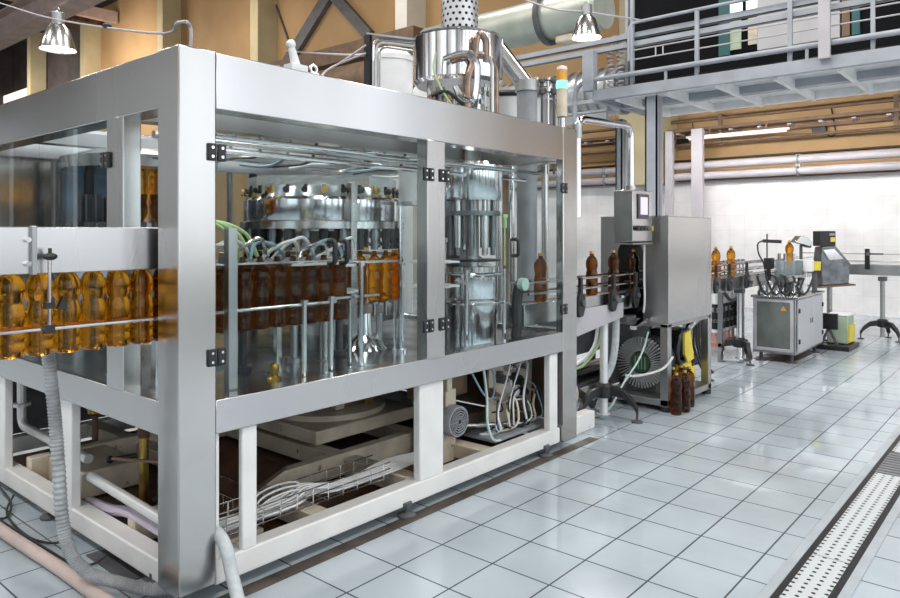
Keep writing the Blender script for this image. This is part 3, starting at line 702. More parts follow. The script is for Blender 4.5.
# ---------------------------------------------------------------- infeed channel
t=thing('bottle_channel','long stainless channel box carrying amber bottles by their necks into the machine','conveyor',(.4,2.86,1.3))
build('front_plate',B().box(-.6,1.52,2.785,2.80,1.338,1.506),'steel_h',t,.003)
build('rear_plate',B().box(-.6,1.52,2.92,2.935,1.338,1.506),'steel_h',t,.003)
build('top_plate',B().box(-.6,1.52,2.80,2.92,1.49,1.506),'steel_h',t)
build('neck_rail',B().box(-.6,2.52,2.80,2.838,1.340,1.349),'steel',t,.001)
build('neck_rail',B().box(-.6,2.52,2.882,2.92,1.340,1.349),'steel',t,.001)
build('guide_rail',B().cyl((-.6,2.765,1.14),(2.35,2.765,1.14),.0065,n=10),'chrome',t)
build('guide_rail',B().cyl((-.6,2.95,1.14),(2.35,2.95,1.14),.0065,n=10),'chrome',t)
build('inner_bracket',B().box(1.70,1.745,2.70,2.74,.785,1.505).box(1.71,1.735,2.74,2.80,1.35,1.40),'steel_dull',t,.003)
br=build('bracket',B().box(.955,.972,2.765,2.785,1.335,1.51),'steel_dull',t,.002)
build('bolt',B().cyl((.945,2.785,1.375),(.945,2.765,1.375),.009).cyl((.945,2.785,1.46),(.945,2.765,1.46),.009),'chrome',br)
cl=build('clamp_rod',B().cyl((1.005,2.745,1.125),(1.005,2.745,1.40),.0065),'chrome',t)
build('knob',B().ball((1.005,2.738,1.40),.017,12,(1.5,1,.8)).bc((1.005,2.742,1.415),(.01,.01,.03)),'black',cl)
build('knob',B().bc((1.005,2.75,1.225),(.03,.03,.022)).prism([(1.03,1.21),(1.05,1.255),(1.065,1.215),(1.05,1.205)],'y',2.74,2.76),'black',cl)
build('knob',B().bc((1.005,2.752,1.14),(.032,.03,.03)),'black',cl)
# ---------------------------------------------------------------- filler carousel
FC=Vector((3.28,4.0,0));FR=.53
t=thing('filler_carousel','round stainless filling carousel with a ring tank behind the left front doors','filler',(FC.x,FC.y,.785))
build('column',B().lathe([(.22,.785),(.22,.9),(.16,.95),(.16,1.4),(.2,1.5)],FC,24),'steel_dull',t)
build('ring_tank',B().lathe([(.40,1.56),(.545,1.56),(.55,1.575),(.55,1.705),(.53,1.725),(.40,1.725)],FC,48),'chrome',t)
build('flange',B().lathe([(.40,1.515),(.575,1.515),(.575,1.56),(.40,1.56)],FC,48),'steel',t)
build('upper_ring',B().lathe([(.42,1.80),(.52,1.80),(.52,1.86),(.42,1.86)],FC,48),'clear_plastic',t)
build('dome',B().lathe([(.40,1.725),(.36,1.80),(.2,1.86),(.05,1.89)],FC,32),'steel',t)
build('table_ring',B().lathe([(.42,.90),(.58,.90),(.58,.935),(.42,.935)],FC,48),'steel_dull',t)
build('star_plate',B().lathe([(.40,1.335),(.50,1.335),(.50,1.345),(.40,1.345)],FC,48),'white_plastic',t)
NV=28
for k in range(NV):
    A=2*PI*k/NV;q=FC+Vector((FR*math.cos(A),FR*math.sin(A),0))
    v=build('valve',B().cyl(q+Vector((0,0,1.375)),q+Vector((0,0,1.515)),.026,n=10).cyl(q+Vector((0,0,1.40)),q+Vector((0,0,1.42)),.038,n=10).cyl(q+Vector((0,0,1.45)),q+Vector((0,0,1.50)),.034,n=10),'steel_dark' if k%2 else 'black',t)
    build('valve_knob',B().cyl(q+Vector((.02*math.cos(A),.02*math.sin(A),1.765)),q+Vector((.035*math.cos(A),.035*math.sin(A),1.765)),.02,n=10).cyl(q+Vector((0,0,1.745)),q+Vector((0,0,1.8)),.012,n=8),'black' if k%3 else 'brass',v)
    build('lifter',B().cyl(q+Vector((0,0,.935)),q+Vector((0,0,1.02)),.014,n=8).cyl(q+Vector((0,0,1.015)),q+Vector((0,0,1.03)),.04,n=14),'steel',t)
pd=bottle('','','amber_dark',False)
fr=sorted([k for k in range(NV) if math.sin(2*PI*k/NV+.86)<.35],key=lambda k:-math.cos(2*PI*k/NV-(-.86)+PI/2))
fr=[k for k in range(NV) if math.cos(2*PI*k/NV)*cs+math.sin(2*PI*k/NV)*sn<.15]
fr.sort(key=lambda k:math.cos(2*PI*k/NV)*sn-math.sin(2*PI*k/NV)*cs)
for i,k in enumerate(fr):
    A=2*PI*k/NV
    place(pd if i<7 else pb,(FC.x+FR*math.cos(A),FC.y+FR*math.sin(A),1.031),'amber bottle standing in the ring under the filling tank, %s from the left'%ORD[i],'bottles in the filling carousel')
# star wheels
def star(label,c,r,z,n,mat='white_plastic'):
    t=thing('star_wheel',label,'star wheel',(c[0],c[1],.785))
    pts=[]
    for k in range(n*10):
        A=2*PI*k/(n*10);ph=(k%10)/10;rr=r-(.035*math.sin(PI*ph)**.7)
        pts.append((c[0]+rr*math.cos(A),c[1]+rr*math.sin(A)))
    build('wheel_plate',B().prism(pts,'z',z,z+.012),mat,t);build('wheel_plate',B().prism(pts,'z',z-.15,z-.138),mat,t)
    build('shaft',B().cyl((c[0],c[1],.785),(c[0],c[1],z+.06),.03),'steel',t)
    build('hub',B().lathe([(.07,z+.012),(.07,z+.04),(.03,z+.07)],(c[0],c[1],0),16),'steel_dull',t)
star('white plastic star wheel at the inner end of the bottle channel',(2.62,3.18),.21,1.30,9)
star('white plastic star wheel beside the capping drum, right of the front post',(3.33,2.98),.16,1.30,7)
for k in range(9):
    x=1.9+.22*k
    solo('rear_pipe','dark upright pipe along the rear wall inside the machine, %s from the left'%ORD[k],'pipe',B().cyl((x,YB-.2,.785),(x,YB-.2,1.98),.022+.012*(k%3),n=12).cyl((x,YB-.2,1.3),(x,YB-.2,1.36),.05,n=14),('steel_dark','black','steel')[k%3],group='upright pipes at the rear')
for k in range(12):
    x=1.95+.19*k
    solo('roof_hose','hose strung below the roof of the machine, %s from the left'%ORD[k],'hose',B().tube([(x,3.36,2.03),(x+.06,3.5,1.93),(x+.1,3.75,1.90+.02*(k%3)),(x+.05,3.95,1.92)],.010,6,4),('black','hose_white','steel','hose_blue')[k%4],group='hoses below the roof')
# hoses over the infeed
for k in range(9):
    x0=1.72+.1*k;pts=[(x0,3.02+.05*(k%3),1.352),(x0+.05,3.05,1.40+.03*(k%2)),(x0+.14,3.0+.04*(k%2),1.43+.015*(k%3)),(x0+.22,3.06,1.38),(x0+.25,3.10,1.352)]
    solo('air_tube','thin pale air tube arching over the bottle row, %s from the corner pillar'%ORD[k],'tube',B().tube(pts,.009,7,5),('hose_white','hose_white','steel','hose_blue')[k%4],group='air tubes over the bottle row')
solo('tube_bed','steel guide plate holding the arching air tubes above the bottle row','plate',B().box(1.62,2.5,2.97,3.22,1.340,1.352).box(1.62,1.66,3.18,3.22,.785,1.34).box(2.30,2.33,3.19,3.22,.785,1.34),'steel')
for k in range(3):
    pts=[(1.75+.05*k,3.3,1.54),(1.9+.06*k,3.28,1.56-.01*k),(2.05+.05*k,3.25,1.48),(2.10+.05*k,3.22,1.36)]
    solo('green_tube','yellow-green tube drooping behind the first glass door, '+('left','middle','right')[k]+' one','tube',B().tube(pts,.010,7,5),'hose_green',group='green tubes')
solo('tube_post','dark steel post inside the machine holding the yellow-green tubes','post',B().box(1.74,1.80,3.28,3.34,.785,1.60).box(1.72,1.9,3.27,3.35,1.53,1.56),'steel_dark',.004)
# vertical rods on the deck
for k,(u,v,vt,y,r) in enumerate(((304,383,300,2.70,.013),(331,377,296,2.72,.013),(350,372,300,2.76,.009),(361,371,262,2.70,.014),(395,362,300,3.0,.009),(402,350,262,2.95,.012))):
    p=at(u,200,y=y);zt=at(u,vt,y=y).z
    b=B().cyl((p.x,p.y,.785),(p.x,p.y,zt),r,n=10).cyl((p.x,p.y,.785),(p.x,p.y,.80),r*2.6,n=14).cyl((p.x,p.y,zt-.02),(p.x,p.y,zt),r*1.7,n=12)
    solo('support_rod','vertical steel rod on the machine deck behind the left front doors, %s from the left'%ORD[k],'rod',b,'chrome',group='support rods on the deck')
solo('guide_arc','long flat steel guide bar on the rods behind the left front doors','guide',B().bar((2.05,2.74,1.335),(2.78,2.74,1.335),.02,.012).bar((2.3,2.74,1.16),(2.62,2.74,1.16),.016,.012),'chrome')
solo('round_cover','pale green rimmed white disc lying on the deck behind the bottle row','disc',B().lathe([(.14,.785),(.15,.80),(.14,.83),(.02,.85)],(2.05,3.55,0),28),'mint')
solo('splash_cone','bright steel cone on the deck in front of the filling carousel','cone',B().lathe([(.13,.785),(.10,.83),(.05,.87),(.04,1.0)],(2.95,3.2,0),24),'chrome')
solo('deck_fitting','small brass fitting standing on the deck by the first steel rod','fitting',B().lathe([(.035,.785),(.035,.80),(.015,.81),(.022,.83),(.022,.86),(.01,.87)],(2.02,2.82,0),14),'brass')
for k in range(5):
    x=1.75+.32*k;b=B().cyl((x,3.0+.16,.785),(x,3.16,1.0),.022).cyl((x,3.16,.785),(x,3.16,.81),.045)
    solo('deck_post','short dark post on the deck beneath the bottle row, %s from the corner pillar'%ORD[k],'post',b,'dark_grey' if k%2 else 'steel_dull',group='short posts beneath the bottle row')
# tall tubes and cylinders
q=at(352,200,d=4.6);solo('square_tube','pale square tube standing in front of the filling tank','tube',B().bc((q.x,q.y,1.30),(.05,.05,1.03)).bc((q.x,q.y,1.62),(.075,.075,.12)),'steel',.004)
q=at(411,190,d=4.9)
t=thing('air_cylinder','white vertical cylinder hung on two rods beside the front post','cylinder',(q.x,q.y,.785))
build('barrel',B().cyl((q.x,q.y,1.70),(q.x,q.y,1.93),.085,n=24),'white_plastic',t);build('end_plate',B().cyl((q.x,q.y,1.675),(q.x,q.y,1.70),.10,n=24),'steel_dull',t)
for s in (-1,1): build('rod',B().cyl((q.x+s*.055,q.y-s*.05,.785),(q.x+s*.055,q.y-s*.05,1.68),.014),'chrome',t)
# rinser with inverted bottles
RC=Vector((2.2,4.5,0))
t=thing('bottle_rinser','steel rinser turret with clamps holding upside-down bottles behind the side doors','rinser',(RC.x,RC.y,.785))
build('column',B().lathe([(.16,.785),(.14,.9),(.11,1.0),(.11,1.9)],RC,20),'steel',t)
build('top_disc',B().lathe([(.11,1.86),(.46,1.88),(.47,1.95),(.3,2.0),(.1,2.02)],RC,40),'steel',t)
build('clamp_ring',B().lathe([(.30,1.515),(.40,1.515),(.40,1.545),(.30,1.545)],RC,40),'steel_dull',t)
build('basin',B().lathe([(.15,1.10),(.50,1.22),(.52,1.30),(.50,1.30),(.15,1.16)],RC,40),'steel',t)
NR=26;RA=math.radians(242.2)
for k in range(NR):
    A=RA+2*PI*k/NR;q=RC+Vector((.40*math.cos(A),.40*math.sin(A),0))
    build('clamp',B().bc(q+Vector((0,0,1.535)),(.06,.06,.035)).bc(q*1+Vector((-.05*math.cos(A),-.05*math.sin(A),1.62)),(.03,.03,.2)),'dark_grey',t)
rk=[k for k in range(NR) if math.cos(RA+2*PI*k/NR)*cs+math.sin(RA+2*PI*k/NR)*sn<.1 and 215<(math.degrees(RA)+360*k/NR)%360<300];rk.sort(key=lambda k:math.cos(RA+2*PI*k/NR)*sn-math.sin(RA+2*PI*k/NR)*cs)
for i,k in enumerate(rk):
    A=RA+2*PI*k/NR
    place(pb,(RC.x+.42*math.cos(A),RC.y+.42*math.sin(A),1.862),'amber bottle held upside down in the rinser, %s from the left'%ORD[i],'upside-down bottles in the rinser',(PI,0,0))
# capping drum and turret
KC=Vector((3.71,2.98,0))
t=thing('capping_turret','capping turret with vertical heads over a polished drum behind the third glass door','capper',(KC.x,KC.y,.785))
build('drum',B().lathe([(.165,.785),(.165,.95),(.172,.96),(.172,1.20),(.18,1.21),(.18,1.265),(.10,1.27)],KC,36),'chrome',t)
build('star_plate',B().lathe([(.10,1.30),(.19,1.30),(.19,1.312),(.10,1.312)],KC,30),'black',t)
build('shaft',B().cyl(KC+Vector((0,0,1.2)),KC+Vector((0,0,2.3)),.045,n=16),'steel_dull',t)
build('head_plate',B().lathe([(.05,1.60),(.19,1.60),(.19,1.63),(.05,1.63)],KC,30),'steel_dark',t)
build('top_drum',B().lathe([(.05,1.70),(.19,1.70),(.2,1.72),(.2,1.93),(.18,1.95),(.05,1.95)],KC,36),'chrome',t)
for k in range(10):
    A=2*PI*k/10;q=KC+Vector((.145*math.cos(A),.145*math.sin(A),0))
    build('capping_head',B().cyl(q+Vector((0,0,1.39)),q+Vector((0,0,1.60)),.028 if k%2 else .022,n=12).cyl(q+Vector((0,0,1.34)),q+Vector((0,0,1.39)),.016,n=10).cyl(q+Vector((0,0,1.63)),q+Vector((0,0,1.70)),.016,n=8),'steel' if k%2 else 'steel_dark',t)
t=thing('drum_guard','ring rails on four upright rods around the capping drum','guard',(KC.x,KC.y,.785))
for z in (1.03,1.22):build('ring_rail',B().torus(KC+Vector((0,0,z)),.215,.007,'z',40,8),'chrome',t)
for k in range(4):
    A=.5+k*PI/2;q=KC+Vector((.215*math.cos(A),.215*math.sin(A),0));build('rod',B().cyl(q+Vector((0,0,.785)),q+Vector((0,0,1.25)),.013),'chrome',t)
    
solo('cap_chute','slanting steel cap chute in front of the right glass door interior','chute',B().bar((3.90,3.28,1.42),(4.22,3.20,1.22),.05,.03).bar((3.80,3.32,1.44),(3.92,3.28,1.42),.06,.03).cyl((3.82,3.32,.785),(3.82,3.32,1.43),.015),'steel')
t=thing('limit_knob','round pale mint knob on a dark arm by the right door handle','knob',(3.93,2.73,.785))
build('disc',B().cyl((3.93,2.70,1.145),(3.93,2.74,1.145),.042,n=24),'mint',t);build('arm',B().tube([(3.93,2.75,1.14),(3.93,2.77,1.02),(3.92,2.76,.88),(3.90,2.76,.785)],.035,8,3),'rubber',t)
solo('label_plate','yellow plate on the inner wall behind the right glass door','plate',B().box(4.14,4.16,3.45,3.70,1.42,1.50).box(4.14,4.16,3.55,3.58,.785,1.42),'yellow')
solo('inner_cabinet','tall grey steel column inside the machine between the capper and right door','column',B().box(4.02,4.10,3.35,3.50,.785,1.98),'steel_dark',.004)
solo('valve_fitting','small yellow valve beside the capping heads','valve',B().cyl((3.83,2.80,1.52),(3.83,2.80,1.60),.016).bc((3.83,2.80,1.60),(.05,.02,.02)).cyl((3.83,2.80,1.27),(3.83,2.80,1.52),.006),'hose_green')
solo('control_tube','curved bright tube hanging inside behind the right glass door','tube',B().bend([(4.05,2.9,1.95),(4.05,2.9,1.80),(4.15,2.98,1.70),(4.15,2.98,1.45)],.012,.05),'chrome')
# ---------------------------------------------------------------- on top of the machine
HC=at(458,50,d=5.0);HC.z=0
t=thing('cap_hopper','round stainless cap hopper standing on top above the capping turret','hopper',(HC.x,HC.y,2.3))
build('drum',B().lathe([(.03,2.51),(.29,2.51),(.315,2.535),(.315,2.825),(.30,2.84),(.03,2.85)],HC,48),'chrome',t)
gd=B().lathe([(.132,0),(.132,.40),(.02,.40)],(0,0,0),32);
g_=bpy.data.objects.new('x',None)
G=thing('motor_guard','perforated round metal guard on top of the cap hopper','guard',(HC.x+.02,HC.y+.0,2.852))
o=build('guard_shell',B().lathe([(.13,2.90),(.13,3.45),(.01,3.45)],(HC.x+.02,HC.y,0),32),'perf_guard',G)
build('base_ring',B().lathe([(.01,2.852),(.14,2.852),(.145,2.86),(.14,2.905),(.01,2.905)],(HC.x+.02,HC.y,0),32),'dark_grey',G)
gd.b.free();bpy.data.objects.remove(g_)
build('lid',B().lathe([(.30,2.84),(.31,2.845),(.14,2.851)],HC,40),'steel',t)
for k in range(3):
    A=k*2*PI/3+.4;q=HC+Vector((.2*math.cos(A),.2*math.sin(A),0));build('leg',B().cyl(q+Vector((0,0,1.95)),q+Vector((0,0,2.52)),.02),'copper' if k==0 else 'steel',t)
build('support_plate',B().box(HC.x-.28,HC.x+.28,HC.y-.2,HC.y+.2,2.2,2.215),'steel_dull',t)
fw=Vector((-cs,-sn,0))*.36;rt=Vector((sn,-cs,0))
def hp(a,z,dd=.36): return HC+Vector((-cs,-sn,0))*dd+rt*a+Vector((0,0,z))
cp=[([hp(.06,2.21),hp(.06,2.50),hp(.10,2.60),hp(.12,2.76),hp(.14,2.79),hp(.18,2.74),hp(.18,2.60)],'copper',.022),
    ([hp(-.1,2.62),hp(0,2.66),hp(.16,2.66),hp(.22,2.60),hp(.22,2.21)],'steel',.016),
    ([hp(-.06,2.62),hp(.02,2.64),hp(.2,2.63),hp(.25,2.56),hp(.25,2.21)],'copper',.014),
    ([hp(-.02,2.44),hp(.02,2.36),hp(.10,2.34),hp(.12,2.45),hp(.12,2.60),hp(.06,2.66)],'chrome',.026),
    ([hp(-.15,2.66),hp(-.17,2.55),hp(-.1,2.40),hp(-.03,2.30),hp(.02,2.21)],'hose_green',.007),
    ([hp(-.18,2.38),hp(-.08,2.42),hp(0,2.35),hp(.05,2.30),hp(.06,2.21)],'black',.012)]
for k,(p,m,r) in enumerate(cp):
    solo('cap_pipe',('copper coloured pipe bending up against the cap hopper','steel pipe looping from hopper front down to the top beam','copper toned pipe running beside the looping steel pipe','wide chrome pipe bent in a U under the hopper','thin yellow-green tube hanging from the hopper front','black hose lying over the top beam under the hopper')[k],'pipe',B().bend(p,r,.07,10),m)
for k in range(9):
    q=hp(-.22+.05*k,2.30+.05*(k%3),.30)
    b=B().lathe([(.022,-.085),(.022,.02),(.03,.02),(.03,.045),(.012,.05),(.012,.07)],q,12).cyl((q.x,q.y,2.215),(q.x,q.y,q.z-.08),.012,n=8).bc(q+Vector((.01,-.02,0)),(.05,.03,.03))
    solo('hopper_valve','small valve in the cluster under the cap hopper, %s from the left'%ORD[k],'valve',b,('steel','copper','steel_dark','chrome')[k%4],group='valves under the cap hopper')
# vessels standing behind the machine
def vessel(label,u,d,r,ztop,mat,legs=.5):
    p=at(u,200,d=d);p.z=0
    t=thing('vessel',label,'tank',(p.x,p.y,0))
    build('shell',B().lathe([(.05,legs-.1),(r*.7,legs-.05),(r,legs+.1),(r,ztop-.12),(r*1.04,ztop-.12),(r*1.04,ztop-.07),(r*.97,ztop-.06),(r*.7,ztop),(.05,ztop+.03)],p,40),mat,t)
    for k in range(4):
        A=PI/4+k*PI/2;q=p+Vector((r*.8*math.cos(A),r*.8*math.sin(A),0));build('leg',B().cyl(q,q+Vector((0,0,legs+.1)),.04),'steel',t)
    return t,p
t,p=vessel('white cylindrical tank standing behind the machine, left of the cap hopper',391,7.0,.215,3.28,'white_plastic')
build('pipe_elbow',B().bend([p+Vector((.16,-.25,2.60)),p+Vector((.16,-.25,2.87)),p+Vector((.25,-.32,2.92))],.09,.1,14),'white_plastic',t)
t,p=vessel('wide stainless tank with a dark rim behind the stack light',505,8.0,.57,3.05,'steel_dull',2.25)
build('rim',B().torus(p+Vector((0,0,2.95)),.585,.03,'z',48,8),'black',t)
build('lid_pipe',B().bend([p+Vector((-.1,-.2,3.05)),p+Vector((.15,-.5,3.07)),p+Vector((.3,-.45,3.02))],.03,.1),'chrome',t)
a=at(497,48,d=5.9);c=at(527,87,d=5.9);e2=at(527,130,d=5.9)
t=thing('chute_pipe','thick diagonal grey pipe joining a dark vertical pipe right of the cap hopper','pipe',(c.x,c.y,1.99))
build('sloped_pipe',B().cyl(a,c,.075,n=20),'steel',t);build('down_pipe',B().cyl(c+Vector((0,0,.03)),(c.x,c.y,0),.085,n=20),'grey',t)
build('collar',B().cyl(c+Vector((0,0,-.04)),c+Vector((0,0,.05)),.10,n=20),'steel_dull',t)
for k in range(5):
    q=at(536+6*k,86+2*(k%2),d=6.1)
    solo('pipe_fitting','small dark fitting on the pipes between hopper and stack light, %s from the left'%ORD[k],'fitting',B().lathe([(.02,0),(.03,.01),(.03,.05),(.015,.06),(.015,.10),(.028,.11),(.028,.13)],q+Vector((0,0,-.06)),12).cyl((q.x,q.y,1.99),(q.x,q.y,q.z-.05),.011,n=8),'dark_grey' if k%2 else 'steel',group='fittings by the stack light')
solo('cross_pipe','chrome pipe lying level across the tank behind the stack light','pipe',B().bend([at(520,94,d=6.3),at(556,96,d=6.3),at(562,110,d=6.3),at(562,128,d=6.3)],.035,.08,12),'chrome')
# cable riser
p=at(368,35,d=5.3);r_=at(416,47,d=5.2)
t=thing('cable_riser','black square cable riser with silver tubes bending over beside the white tank','cable riser',(p.x,p.y,1.9))
build('riser',B().box(p.x-.012,p.x+.012,p.y-.03,p.y+.03,1.95,p.z),'black',t)
for k in range(3):
    o=Vector((.025+.016*k,-.03-.014*k,0));build('tube',B().bend([Vector((p.x,p.y,2.02))+o,Vector((p.x,p.y,p.z-.02-.03*k))+o,r_+Vector((0,0,.03-.035*k))+o],.010,.08,8),('chrome','white_plastic','steel')[k],t)
build('top_tray',B().bar(p+Vector((0,0,.005)),r_+Vector((0,0,.05)),.06,.012),'steel_dull',t)
for k in range(2):
    solo('loose_cable','thin pale cable dropping from the riser onto the machine top, '+('longer' if k else 'shorter')+' one','cable',B().tube([p+Vector((-.02,0,-.08-.06*k)),at(340-8*k,63+4*k,d=5.3),at(325-4*k,72+5*k,d=5.2),at(318-6*k,84+3*k,d=5.0)],.008,6,4),'lilac_grey')
# stack light
p=at(562,100,d=5.05)
t=thing('stack_light','signal tower lamp with amber top and lit green band on the machine top','signal lamp',(p.x,p.y,2.2))
build('pole',B().cyl((p.x,p.y,2.2),(p.x,p.y,2.30),.016),'steel',t)
zz=[at(562,v,d=5.05).z for v in (117,89,81,70,67)]
build('base_lens',B().cyl((p.x,p.y,zz[0]),(p.x,p.y,zz[1]),.038,n=20),'cream',t)
build('green_lens',B().cyl((p.x,p.y,zz[1]),(p.x,p.y,zz[2]),.040,n=20),'teal_glow',t)
build('amber_lens',B().cyl((p.x,p.y,zz[2]),(p.x,p.y,zz[3]),.038,n=20),'orange',t)
build('cap',B().lathe([(.038,zz[3]),(.036,zz[4]),(.01,zz[4]+.01)],(p.x,p.y,0),20),'white_plastic',t)
# ================================================================= LINE TO THE RIGHT OF THE MACHINE
CYL=2.80;BZ=1.0
t=thing('outfeed_conveyor','steel slat conveyor carrying capped bottles from the machine towards the labeller','conveyor',(7.6,CYL,.8))
build('belt',B().box(3.95,11.35,CYL-.045,CYL+.045,BZ-.02,BZ),'steel_dark',t,.002)
for s in (-1,1): build('side_plate',B().box(3.95,11.35,CYL+s*.062-.012,CYL+s*.062+.012,.86,1.005),'steel',t,.002)
for s in (-1,1):
    build('guide_rail',B().cyl((4.0,CYL+s*.075,1.145),(11.3,CYL+s*.075,1.145),.009,n=10),'chrome',t)
    build('guide_rail',B().cyl((4.0,CYL+s*.075,1.07),(11.3,CYL+s*.075,1.07),.009,n=10),'chrome',t)
for k,x in enumerate((4.62,5.13,5.52,6.75,7.35,7.75,8.3)):
    b=B();pr=[(x-.012,1.16),(x+.012,1.16),(x+.016,1.04),(x+.05,1.02),(x+.055,.94),(x+.02,.87),(x-.03,.865),(x-.055,.91),(x-.045,1.0),(x-.016,1.04)]
    b.prism(pr,'y',CYL-.13,CYL-.098);br=build('rail_bracket',b,'black',t,.006)
    build('knob',B().cyl((x,CYL-.15,.97),(x,CYL-.13,.97),.022,n=12),'dark_grey',br)
build('drop_plate',B().prism([(4.43,.92),(5.35,.92),(5.35,.80),(4.43,.70)],'y',CYL-.09,CYL-.08),'lilac_grey',t,.002)['label']='pale reflecting drop plate'
build('cross_rod',B().bar((5.2,CYL-.15,.98),(5.55,CYL-.05,1.0),.04,.02).bar((5.2,CYL-.25,.74),(5.62,CYL-.15,.76),.05,.03),'chrome',t)
build('end_bracket',B().bc((5.42,CYL-.06,.78),(.16,.14,.05)),'dark_grey',t,.004)
def stand(label,x,y,ztop,r=.28,rot=0,mat='chrome'):
    t=thing('conveyor_stand',label,'stand',(x,y,0))
    build('pole',B().cyl((x,y,.045),(x,y,ztop),.032,n=16).cyl((x,y,.04),(x,y,.05),.05,n=16),mat,t)
    build('hub',B().lathe([(.034,.17),(.07,.18),(.07,.27),(.05,.29),(.034,.29)],(x,y,0),16),'black',t)
    build('clamp_head',B().box(x-.05,x+.05,y-.05,y+.05,ztop-.06,ztop),'dark_grey',t,.005)
    for k in range(3):
        A=rot+k*2*PI/3;d=Vector((math.cos(A),math.sin(A),0));o=Vector((x,y,0))
        b=B();prv=None
        pts=[(.05,.235,.075),(.16,.215,.07),(r*.85,.15,.06),(r,.085,.05)]
        sd=Vector((-d.y,d.x,0));rs=[]
        for q,z,h in pts: rs.append([b.b.verts.new(o+d*q+sd*i*.025+Vector((0,0,z+j*h/2))) for i,j in ((-1,-1),(1,-1),(1,1),(-1,1))])
        b.rings(rs);a=build('leg',b,'black',t,.006)
        build('foot',B().lathe([(.045,0),(.045,.01),(.02,.02),(.01,.022),(.01,.08)],o+d*(r*.97),14),'dark_grey',a)
stand('conveyor stand with black tripod foot standing before the finned blower',5.13,2.77,.86,.27,2.9,'bright_fin')
stand('conveyor stand with black tripod foot just right of the tall steel cabinet',6.98,CYL,.86,.22,-.6)
stand('conveyor stand with black tripod foot left of the labeller cabinet',8.40,CYL,.86,.2,-2.2)
# bottles on the line
pk=bottle('','','amber_dark',True)
po=bottle('','','amber',True)
place(pk,(4.26,CYL,BZ+.001),'dark capped bottle on the conveyor behind the right glass door','capped bottles on the conveyor')
place(pk,(4.99,CYL,BZ+.001),'capped amber bottle on the conveyor just outside the machine','capped bottles on the conveyor')
place(pk,(5.35,CYL,BZ+.001),'dark capped bottle on the conveyor between the machine and the tunnel mouth','capped bottles on the conveyor')
place(pk,(5.72,CYL,BZ+.001),'dark capped bottle inside the black tunnel mouth of the tall cabinet','capped bottles on the conveyor')
place(po,(7.66,CYL,BZ+.001),'amber bottle peeking out at the right edge of the tall steel cabinet','capped bottles on the conveyor')
place(po,(8.12,CYL,BZ+.001),'amber capped bottle on the conveyor left of the labeller','capped bottles on the conveyor')
for k,(u,v,l) in enumerate(((676,414.5,'front left of the cluster'),(684.5,411.5,'front right of the cluster'),(681,405,'rear middle of the cluster'),(689,406.5,'rear right of the cluster'),(673,407.5,'rear left of the cluster'))):
    p=at(u,v,z=0);place(pk,(p.x,p.y,0),'dark capped bottle on the floor by the tall steel cabinet, '+l,'bottles on the floor')
# ---------------------------------------------------------------- tall cabinet with bottle tunnel
X0,X1,Y0,Y1=5.65,6.61,2.46,3.08
t=thing('tunnel_cabinet','tall stainless cabinet on legs with a black bottle tunnel and blower below','cabinet',(X0,Y0,.02))
octo=[(2.68,.765),(2.92,.765),(2.92,1.33),(2.85,1.50),(2.75,1.50),(2.68,1.33)]
rect=[(Y0,.73),(Y1,.73),(Y1,1.625),(Y0,1.625)]
build('left_face',B().holed(rect,octo,'x',X0,X0+.012),'steel_dull',t)
r2=[(Y0+.013,.745),(Y1-.013,.745),(Y1-.013,1.61),(Y0+.013,1.61)]
build('tunnel_lining',B().holed(r2,octo,'x',X0+.013,X1-.013),'black',t)
build('right_face',B().holed(rect,octo,'x',X1-.012,X1),'steel_dull',t)
build('front_panel',B().box(X0+.012,X1-.012,Y0,Y0+.012,.73,1.625),'steel',t,.003)
build('rear_panel',B().box(X0+.012,X1-.012,Y1-.012,Y1,.73,1.625),'steel',t)
build('top_panel',B().box(X0,X1,Y0,Y1,1.625,1.632),'steel',t)
for x in (X0,X1-.07):
    for y in (Y0,Y1-.07):
        l=build('leg',B().box(x,x+.07,y,y+.07,.04,.73),'steel_dull',t,.004);build('foot',B().cyl((x+.035,y+.035,0),(x+.035,y+.035,.04),.045),'black',l)
build('upper_rim',B().holed([(X0,Y0),(X1,Y0),(X1,Y1),(X0,Y1)],[(X0+.06,Y0+.06),(X1-.06,Y0+.06),(X1-.06,Y1-.06),(X0+.06,Y1-.06)],'z',.70,.73),'steel_dull',t,.003)
build('shelf',B().box(X0,X1,Y0+.0,Y1,.045,.10),'steel_dull',t,.004)
build('rear_screen',B().box(X0+.07,X1-.07,Y1-.05,Y1-.04,.14,.70),'dark_grey',t)
bc=Vector((5.86,2.80,.35))
t=thing('blower','round blower with radiating metal fins and green centre under the tall cabinet','blower',(bc.x,bc.y,.14))
build('hub',B().cyl(bc+Vector((-.02,0,0)),bc+Vector((.2,0,0)),.085,n=28),'green',t)
b=B()
for k in range(4): b.box(bc.x-.026,bc.x-.018,bc.y-.05+.03*k,bc.y-.042+.03*k,bc.z-.055,bc.z+.055)
build('hub_slots',b,'pale_green',t)
build('casing',B().cyl(bc+Vector((.10,0,0)),bc+Vector((.24,0,0)),.215,n=40),'dark_grey',t)
b=B()
for k in range(46):
    A=2*PI*k/46;d=Vector((0,math.cos(A),math.sin(A)));b.bar(bc+d*.10,bc+d*.225,.006,.05,(1,0,0))
build('fin_ring',b,'bright_fin',t)
build('mount',B().box(bc.x+.0,bc.x+.2,bc.y-.14,bc.y+.14,.10,.18),'dark_grey',t)
t=thing('suction_unit','yellow and black machine unit inside the lower front of the tall cabinet','unit',(6.25,2.66,.14))
build('body',B().lathe([(.02,.10),(.16,.10),(.17,.16),(.17,.28),(.14,.33),(.02,.33)],(6.27,2.66,0),24),'yellow',t)
